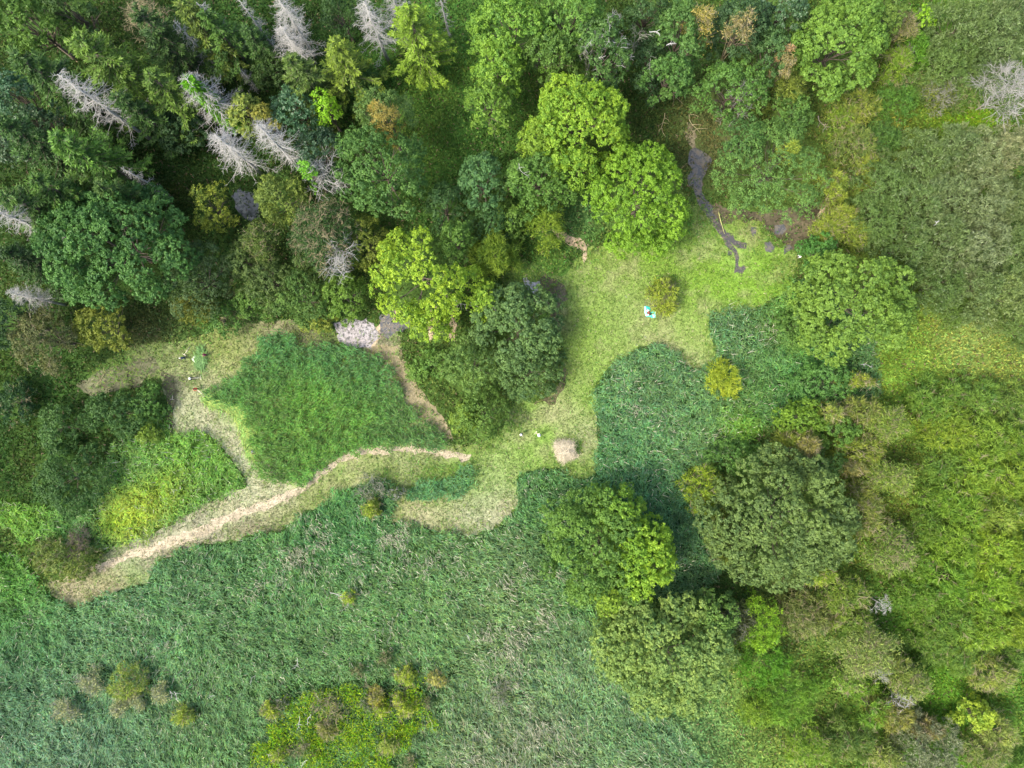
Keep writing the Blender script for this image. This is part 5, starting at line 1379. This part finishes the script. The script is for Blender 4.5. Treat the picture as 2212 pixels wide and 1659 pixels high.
# straw heap: a rough mound and the stalks lying over it
def heap():
    o = [zm(1270, 1050, 11.06, a, b) for a, b in [(1290,610),(1400,590),(1500,560),(1640,540),(1760,565),(1870,610),(1960,700),(1975,850),(1960,960),(1880,1050),(1750,1080),(1650,1120),(1540,1180),(1420,1140),(1345,1060),(1320,930),(1310,800),(1270,700)]]
    c = zm(1270, 1050, 11.06, 1560, 820); w = at(*c)
    root = empty('straw_heap', (w.x, w.y, 0), 'round heap of pale dry straw on the meadow by the reed bed', 'straw heap')
    A = np.array(q2(o, *c)); rs = np.random.RandomState(77)
    n = len(A); v, f = [], []
    R_ = 7
    def hz(q, t): return 1.25*(1-t**2.2)*(.85+.35*vnoise(q[0], q[1], .7, 78))
    for r in range(R_+1):
        for i in range(n):
            t = r/R_; q = A[i]*t*.97; v.append((q[0], q[1], hz(q, t)))
    for r in range(R_):
        for i in range(n):
            j = (i+1) % n; f.append((i, n+i, n+j) if r == 0 else (r*n+i, (r+1)*n+i, (r+1)*n+j, r*n+j))
    me = bpy.data.meshes.new('mound'); me.from_pydata(v, [], f); me.update()
    link('mound', me, plain_mat('matted_straw', (.28,.24,.17), .95, 9, .45), root)
    N = 2600
    i = rs.randint(0, n, N); j = (i+1) % n; u = rs.rand(N)[:, None]; t = np.sqrt(rs.rand(N))
    rim = A[i]*(1-u)+A[j]*u; Q = rim*t[:, None]
    z = 1.25*(1-t**2.2)*(.85+.35*vnoise(Q[:, 0], Q[:, 1], .7, 78))+.04
    # a hollow of green on the right flank stays bare
    keep = ~(((Q[:, 0]-2.0)/.45)**2+((Q[:, 1]-.35)/.9)**2 < 1)
    Q, z = Q[keep], z[keep]; n2 = len(Q)
    col = np.array([.56,.50,.38])*rs.uniform(.55, 1.25, n2)[:, None]
    az = rs.uniform(0, 2*PI, n2)
    me = blades(Q[:, 0], Q[:, 1], z, rs.uniform(.4, 1.1, n2), np.full(n2, .06), az, rs.uniform(-.1, .25, n2), rs, col, 'straw_stalks', droop=.12)
    s_ = link('straw_stalks', me, M_HERB, root); s_['kind'] = 'stuff'
    k = 340; P = np.stack([rs.normal(1.95, .25, k), rs.normal(.35, .5, k), rs.uniform(.35, .8, k)], -1)
    g = leaf_bits(P, np.tile([0, 0, .7], (k, 1)), .35, .12, rs, np.array([.07,.15,.03])*rs.uniform(.6, 1.4, k)[:, None], 'weeds')
    w_ = link('weeds', g, M_HERB, root); w_['kind'] = 'stuff'
heap()

# pale sheet half covered with freshly cut reeds
sp = [zm(400, 830, 7.9, a, b) for a, b in [(625,540),(690,460),(765,405),(800,440),(800,680),(765,690),(710,620)]]
sc_ = zm(400, 830, 7.9, 730, 550); sw = at(*sc_)
M_SHEET = plain_mat('pale_plastic_sheet', (.55,.62,.52), .4, 5, .12, .5)
sh = cloth('plastic_sheet', q2(sp, *sc_), [], .08, M_SHEET, sub=6, fold=.05, loc=(sw.x, sw.y, 0))
tag(sh, 'pale plastic sheet lying under cut green reeds between two people', 'plastic sheet')
def bundle():
    rs = np.random.RandomState(31); n = 900
    cx, cy = zm(400, 830, 7.9, 810, 545); p = at(cx, cy)
    a = rs.normal(size=n)*.42; b = rs.normal(size=n)*.85
    col = np.array([.16,.30,.10])*rs.uniform(.5, 1.5, n)[:, None]
    me = blades(a, b, rs.uniform(.15, .55, n), rs.uniform(.6, 1.3, n), np.full(n, .09), PI/2+rs.normal(size=n)*.5+PI*(rs.rand(n) < .5), rs.uniform(0, .2, n), rs, col, 'reed_bundle', droop=.1)
    o = link('reed_bundle', me, M_HERB, loc=(p.x, p.y, 0)); tag(o, 'heap of fresh cut reeds piled on the pale plastic sheet', 'cut reeds', kind='stuff')
bundle()

# ------------------------------------------------------------------ rakes and scythes
def box_mesh(name, sx, sy, sz, bev=.25):
    v = []; b = bev*min(sx, sy, sz)
    for z in (-sz/2, -sz/2+b, sz/2-b, sz/2):
        e = b if z in (-sz/2, sz/2) else 0
        for x, y in ((-1,-1),(1,-1),(1,1),(-1,1)): v.append((x*(sx/2-e), y*(sy/2-e), z))
    f = [(3,2,1,0),(12,13,14,15)]
    for r in range(3):
        for k in range(4): f.append((r*4+k, r*4+(k+1) % 4, r*4+4+(k+1) % 4, r*4+4+k))
    me = bpy.data.meshes.new(name); me.from_pydata(v, [], f); me.update(); return me
_rk = [lathe_path('handle', [(-.95,0,0),(-.3,0,.01),(.4,0,0),(.93,0,0)], [.030,.034,.034,.030], 8), box_mesh('head', .09, .75, .06), box_mesh('tooth', .018, .018, .11),
       chain_sticks('brace', [[(np.array([.70, 0, 0.]), .014), (np.array([.95, .24, 0.]), .014)], [(np.array([.70, 0, 0.]), .014), (np.array([.95, -.24, 0.]), .014)]])]
def rake(p_head, p_grip, zh, zg, label, thick=1.0):
    """wooden hay rake: p_head and p_grip are plan points, zh and zg their heights"""
    a = at(*p_head, zh); b = at(*p_grip, zg)
    d = (a-b); L = d.length; m = (a+b)/2
    root = empty('rake', m, label, 'rake', 'wooden hay rakes')
    x = d.normalized(); y = Vector((0, 0, 1)).cross(x).normalized(); z = x.cross(y)
    root.rotation_euler = Matrix((x, y, z)).transposed().to_euler(); root.scale = (L/1.9, 1, 1)
    h = link('handle', _rk[0], M_WOOD, root); h.scale = (1, thick, thick)
    hd = link('head', _rk[1], M_WOOD, root); hd.location = (.96, 0, 0)
    link('brace', _rk[3], M_WOOD, root)
    for k in range(10):
        t = link('tooth', _rk[2], M_WOOD, root); t.location = (.96, -.315+.07*k, -.075)
Z6 = lambda a, b: zm(440, 850, 18.43, a, b); Z7 = lambda a, b: zm(440, 920, 18.43, a, b); Z3 = lambda a, b: zm(1270, 1050, 11.06, a, b); Z4 = lambda a, b: zm(580, 1060, 18.43, a, b)
rake(Z6(380,680), Z6(645,290), .16, .10, 'wooden rake lying loose on the mown strip near the bending person in dark blue', 1.4)
rake(Z7(1140,450), Z7(690,470), .20, 1.05, 'wooden rake held by the person in the white hat and dark clothes', 1.3)
rake(Z7(1290,1290), Z7(960,985), .20, 1.0, 'wooden rake held by the person in red', 1.5)
rake(zm(400,830,7.9,240,1330), zm(400,830,7.9,250,1235), .15, .10, 'wooden rake on the mown strip beside the dark bushes, apart from the people', 1.0)
rake(Z3(770,345), Z3(860,420), .35, 1.0, 'pale rake carried by the person in white', 1.3)
def scythe(p_blade, p_grip, label):
    a = at(*p_blade, .25); b = at(*p_grip, 1.0); d = a-b; L = d.length
    root = empty('scythe', b, label, 'scythe')
    x = d.normalized(); y = Vector((0, 0, 1)).cross(x).normalized(); z = x.cross(y)
    root.rotation_euler = Matrix((x, y, z)).transposed().to_euler()
    link('snath', lathe_path('snath', [(-.15,0,0),(L*.3,.02,.03),(L*.7,-.02,0),(L,0,0)], [.02,.024,.024,.02], 8), M_WOOD, root)
    link('grip', lathe_path('grip', [(L*.35,0,0),(L*.35,.12,.05),(L*.35,.16,.08)], [.016,.016,.016], 6), M_WOOD, root)
    v = []; f = []; n = 9
    for i in range(n):
        t = i/(n-1); w = .075*(1-t*.85); cx = L+.05+.10*math.sin(t*2.2); cy = -.75*t
        v += [(cx-w, cy, .006), (cx+.01, cy, .012), (cx-w, cy, 0), (cx+.01, cy, -.004)]
    for i in range(n-1):
        k = 4*i; f += [(k,k+1,k+5,k+4),(k+2,k+6,k+7,k+3),(k,k+4,k+6,k+2),(k+1,k+3,k+7,k+5)]
    f += [(0,2,3,1),(4*(n-1),4*(n-1)+1,4*(n-1)+3,4*(n-1)+2)]
    me = bpy.data.meshes.new('blade'); me.from_pydata(v, [], f); me.update()
    link('blade', me, plain_mat('yellowed_steel', (.55,.50,.28), .35, 8, .2, .5, .3), root)
scythe(Z3(435,465), Z3(370,430), 'small scythe with a yellow blade held by the person in dark clothes on the meadow')
scythe(Z4(1080,1430), Z4(1035,1280), 'scythe held by the grey clothed person at the lower corner of the reed bed')

# ------------------------------------------------------------------ people
SKIN = plain_mat('skin', (.50,.32,.24), .6, 20, .1)
def cmat(name, c): return plain_mat(name, c, .85, 14, .2)
HAIR_D = cmat('dark_hair', (.03,.02,.015)); STRAWHAT = cmat('white_sun_hat', (.78,.77,.72)); BOOT = cmat('dark_boots', (.03,.028,.025))
POSES = {   # joints in metres, x forward, y to the person's left
 'stand': dict(pelvis=(0,0,.95), belly=(.0,0,1.10), chest=(.02,0,1.32), neck=(.03,0,1.50), head=(.05,0,1.63), top=(.04,0,1.74),
    sh=(.02,.19,1.43), el=(.08,.25,1.15), wr=(.30,.17,1.03), ha=(.38,.14,1.02), hip=(0,.10,.92), kn=(.04,.12,.50), an=(-.02,.13,.09), to=(.15,.15,.03)),
 'bend': dict(pelvis=(-.12,0,.90), belly=(.04,0,1.00), chest=(.24,0,1.10), neck=(.39,0,1.16), head=(.50,0,1.16), top=(.59,0,1.20),
    sh=(.27,.19,1.11), el=(.40,.22,.86), wr=(.56,.15,.72), ha=(.64,.12,.68), hip=(-.10,.10,.87), kn=(.06,.14,.48), an=(-.06,.16,.09), to=(.11,.18,.03)),
 'rake': dict(pelvis=(0,0,.93), belly=(.05,0,1.07), chest=(.12,0,1.28), neck=(.18,0,1.44), head=(.22,0,1.56), top=(.22,0,1.67),
    sh=(.13,.19,1.37), el=(.28,.24,1.12), wr=(.48,.10,1.05), ha=(.56,.06,1.04), hip=(0,.10,.90), kn=(.14,.13,.50), an=(.02,.15,.09), to=(.19,.16,.03)),
}
def person(pfeet, ang, pose, shirt, trousers, label, hat=None, hair=HAIR_D, sleeves=True, scale=1.0, stride=.14, phead=None):
    J = POSES[pose]
    def m(k, s): x, y, z = J[k]; return (x, y*s, z)
    V, E, Rr, tagv = [], [], [], []
    def add(p, r, t, prev=None):
        V.append(p); Rr.append(r); tagv.append(t)
        if prev is not None: E.append((prev, len(V)-1))
        return len(V)-1
    pe = add(J['pelvis'], .155, 'T'); be = add(J['belly'], .145, 'S', pe); chh = add(J['chest'], .165, 'S', be)
    ne = add(J['neck'], .062, 'K', chh); hd = add(J['head'], .098, 'K', ne); tp_ = add(J['top'], .075, 'K', hd)
    nose = np.array(J['head'])+np.array([.10, 0, -.01]) if pose != 'bend' else np.array(J['head'])+np.array([.05, 0, -.10])
    add(tuple(nose), .018, 'K', hd)
    hands = []
    for s in (1, -1):
        add(tuple(np.array(J['head'])+np.array([0, s*.095, 0])), .018, 'K', hd)     # ear
        a = add(m('sh', s), .075, 'S', chh)
        st = np.array([0.12*s, 0, 0])
        b = add(m('el', s), .050, 'S' if sleeves else 'K', a)
        c = add(m('wr', s), .034, 'S' if sleeves else 'K', b); d = add(m('ha', s), .036, 'K', c); hands.append((np.array(m('wr', s)), np.array(m('ha', s)), s))
        h = add(m('hip', s), .098, 'T', pe); k = add(tuple(np.array(m('kn', s))+st*.5), .066, 'T', h)
        an = add(tuple(np.array(m('an', s))+st), .048, 'T', k); add(tuple(np.array(m('to', s))+st), .042, 'B', an)
    me = bpy.data.meshes.new('skeleton'); me.from_pydata(V, E, []); me.update()
    tmp = bpy.data.objects.new('skeleton', me); COL.objects.link(tmp)
    sk = tmp.modifiers.new('skin', 'SKIN'); su = tmp.modifiers.new('sub', 'SUBSURF'); su.levels = 1; su.render_levels = 1
    for i, r in enumerate(Rr):
        sv = me.skin_vertices[0].data[i]; sv.radius = (r, r); sv.use_root = (i == 0)
    dg = bpy.context.evaluated_depsgraph_get(); dg.update()
    bm_ = bpy.data.meshes.new_from_object(tmp.evaluated_get(dg))
    bpy.data.objects.remove(tmp)
    VV = [v.co.copy() for v in bm_.vertices]; FF = [tuple(p.vertices) for p in bm_.polygons]
    Va = np.array(V); cls = {'S': 0, 'T': 1, 'K': 2, 'B': 3}
    mid = []
    for f in FF:
        c = np.mean([VV[i] for i in f], 0)
        best, bt = 9, 0
        for (i, j) in E:
            A_, B_ = Va[i], Va[j]; ab = B_-A_; t = max(0, min(1, float(np.dot(c-A_, ab)/max(1e-9, np.dot(ab, ab)))))
            dd = np.linalg.norm(c-(A_+ab*t))-(Rr[i]*(1-t)+Rr[j]*t)
            if dd < best: best = dd; bt = tagv[j] if (t > .35 or tagv[i] != 'S') else tagv[i]
        mid.append(cls[bt])
    # fingers: each its own bent, tapered chain rooted in the palm
    for w, h, s in hands:
        d = (h-w)/np.linalg.norm(h-w); up = np.array([0, 0, 1.]); sd = np.cross(d, up); sd /= np.linalg.norm(sd); dn = -np.cross(sd, d)
        for q in range(5):
            if q < 4:
                L_ = [.070,.080,.076,.058][q]; b0 = h+sd*(.024-.016*q)*s*-1; pts = [b0, b0+d*L_*.5, b0+d*L_*.65+dn*L_*.35, b0+d*L_*.45+dn*L_*.62]
            else:
                b0 = h-d*.02-sd*.025*s*-1*-1; pts = [b0, b0-sd*s*-.03+d*.03, b0-sd*s*-.02+d*.05+dn*.02]
            fm = lathe_path('f', pts, [.010,.009,.008,.006][:len(pts)], 5)
            o_ = len(VV); VV += [v.co.copy() for v in fm.vertices]
            for p in fm.polygons: FF.append(tuple(x+o_ for x in p.vertices)); mid.append(2)
            bpy.data.meshes.remove(fm)
    body = bpy.data.meshes.new('body'); body.from_pydata([tuple(v) for v in VV], [], FF); body.update()
    for mt in (shirt, trousers, SKIN, BOOT): body.materials.append(mt)
    body.polygons.foreach_set('material_index', mid); body.polygons.foreach_set('use_smooth', [True]*len(body.polygons))
    p = at(*pfeet)
    root = empty('person', (p.x, p.y, .03), label, 'person', 'people working on the reed meadow')
    root.rotation_euler = (0, 0, math.radians(ang)); root.scale = (scale,)*3
    link('body', body, None, root)
    hx = np.array(J['head']); tx = np.array(J['top']); ax_ = norm(tx-hx); cc = hx+ax_*.03
    back = np.array([-.03, 0, 0]) if pose != 'bend' else np.array([-.01, 0, .03])
    def ring_stack(name, rows, mat, k=14):
        u = norm(np.cross(ax_, [0, 1, .01])); w_ = np.cross(ax_, u); v, f = [], []
        for (hgt, r) in rows:
            for j in range(k):
                a = 2*PI*j/k; v.append(tuple(cc+back*.6+ax_*hgt+(u*math.cos(a)+w_*math.sin(a))*r))
        for i in range(len(rows)-1):
            for j in range(k): f.append((i*k+j, i*k+(j+1) % k, (i+1)*k+(j+1) % k, (i+1)*k+j))
        f.append(tuple((len(rows)-1)*k+j for j in range(k)))
        mm = bpy.data.meshes.new(name); mm.from_pydata(v, [], f); mm.update(); mm.polygons.foreach_set('use_smooth', [True]*len(mm.polygons))
        return link(name, mm, mat, root)
    if hat: ring_stack('hat', [(.035,.21),(.045,.215),(.055,.12),(.10,.11),(.145,.085),(.155,.02)], hat)
    else: ring_stack('hair', [(-.05,.100),(.0,.112),(.06,.108),(.10,.085),(.125,.03)], hair)
NAVY = cmat('dark_blue_cloth', (.018,.035,.060)); BLACKM = cmat('black_cloth', (.015,.015,.018)); MAG = cmat('magenta_cloth', (.26,.03,.09)); REDM = cmat('red_cloth', (.60,.035,.035))
GREY = cmat('grey_cloth', (.13,.14,.16)); WHT = cmat('white_cloth', (.80,.80,.78)); PALEB = cmat('pale_cloth', (.45,.47,.48)); SLATE = cmat('slate_cloth', (.05,.055,.075))
person(Z6(480,830), 190, 'bend', NAVY, NAVY, 'person in dark blue with a white hat near the loose rake', STRAWHAT)
person(Z6(1490,700), 185, 'rake', MAG, BLACKM, 'person in a magenta top standing right of the plastic sheet')
person(Z7(790,500), 5, 'rake', SLATE, BLACKM, 'person in a white hat and dark clothes holding a rake level', STRAWHAT)
person(Z7(980,950), -35, 'rake', REDM, BLACKM, 'person in a red top raking toward the reed bed')
person(Z4(1040,1210), -70, 'bend', GREY, SLATE, 'person in grey bending at the lower corner of the reed bed')
person(Z3(360,390), -40, 'stand', BLACKM, NAVY, 'person in dark clothes and a pale hat left of the person in white', STRAWHAT)
person(Z3(880,440), 130, 'rake', WHT, PALEB, 'person in white with a sun hat left of the straw heap', STRAWHAT)
person(zm(1920,600,18.43,1365,800), 200, 'stand', WHT, GREY, 'person in white standing by the small dark green tree at the meadow corner')
# slender green pole bent over the ditch
pz = [zm(1280, 480, 3.456, a, b) for a, b in [(1785,170),(1800,240),(1818,300),(1836,362)]]
P_ = [at(*q, z) for q, z in zip(pz, (.5, .45, .35, .15))]
o = link('stick', lathe_path('stick', [tuple(p-P_[0]) for p in P_], [.07,.065,.055,.04], 7), plain_mat('fresh_peeled_stick', (.42,.42,.16), .7, 6, .2), loc=P_[0])
tag(o, 'long yellow green stick lying across the dark ditch', 'stick')
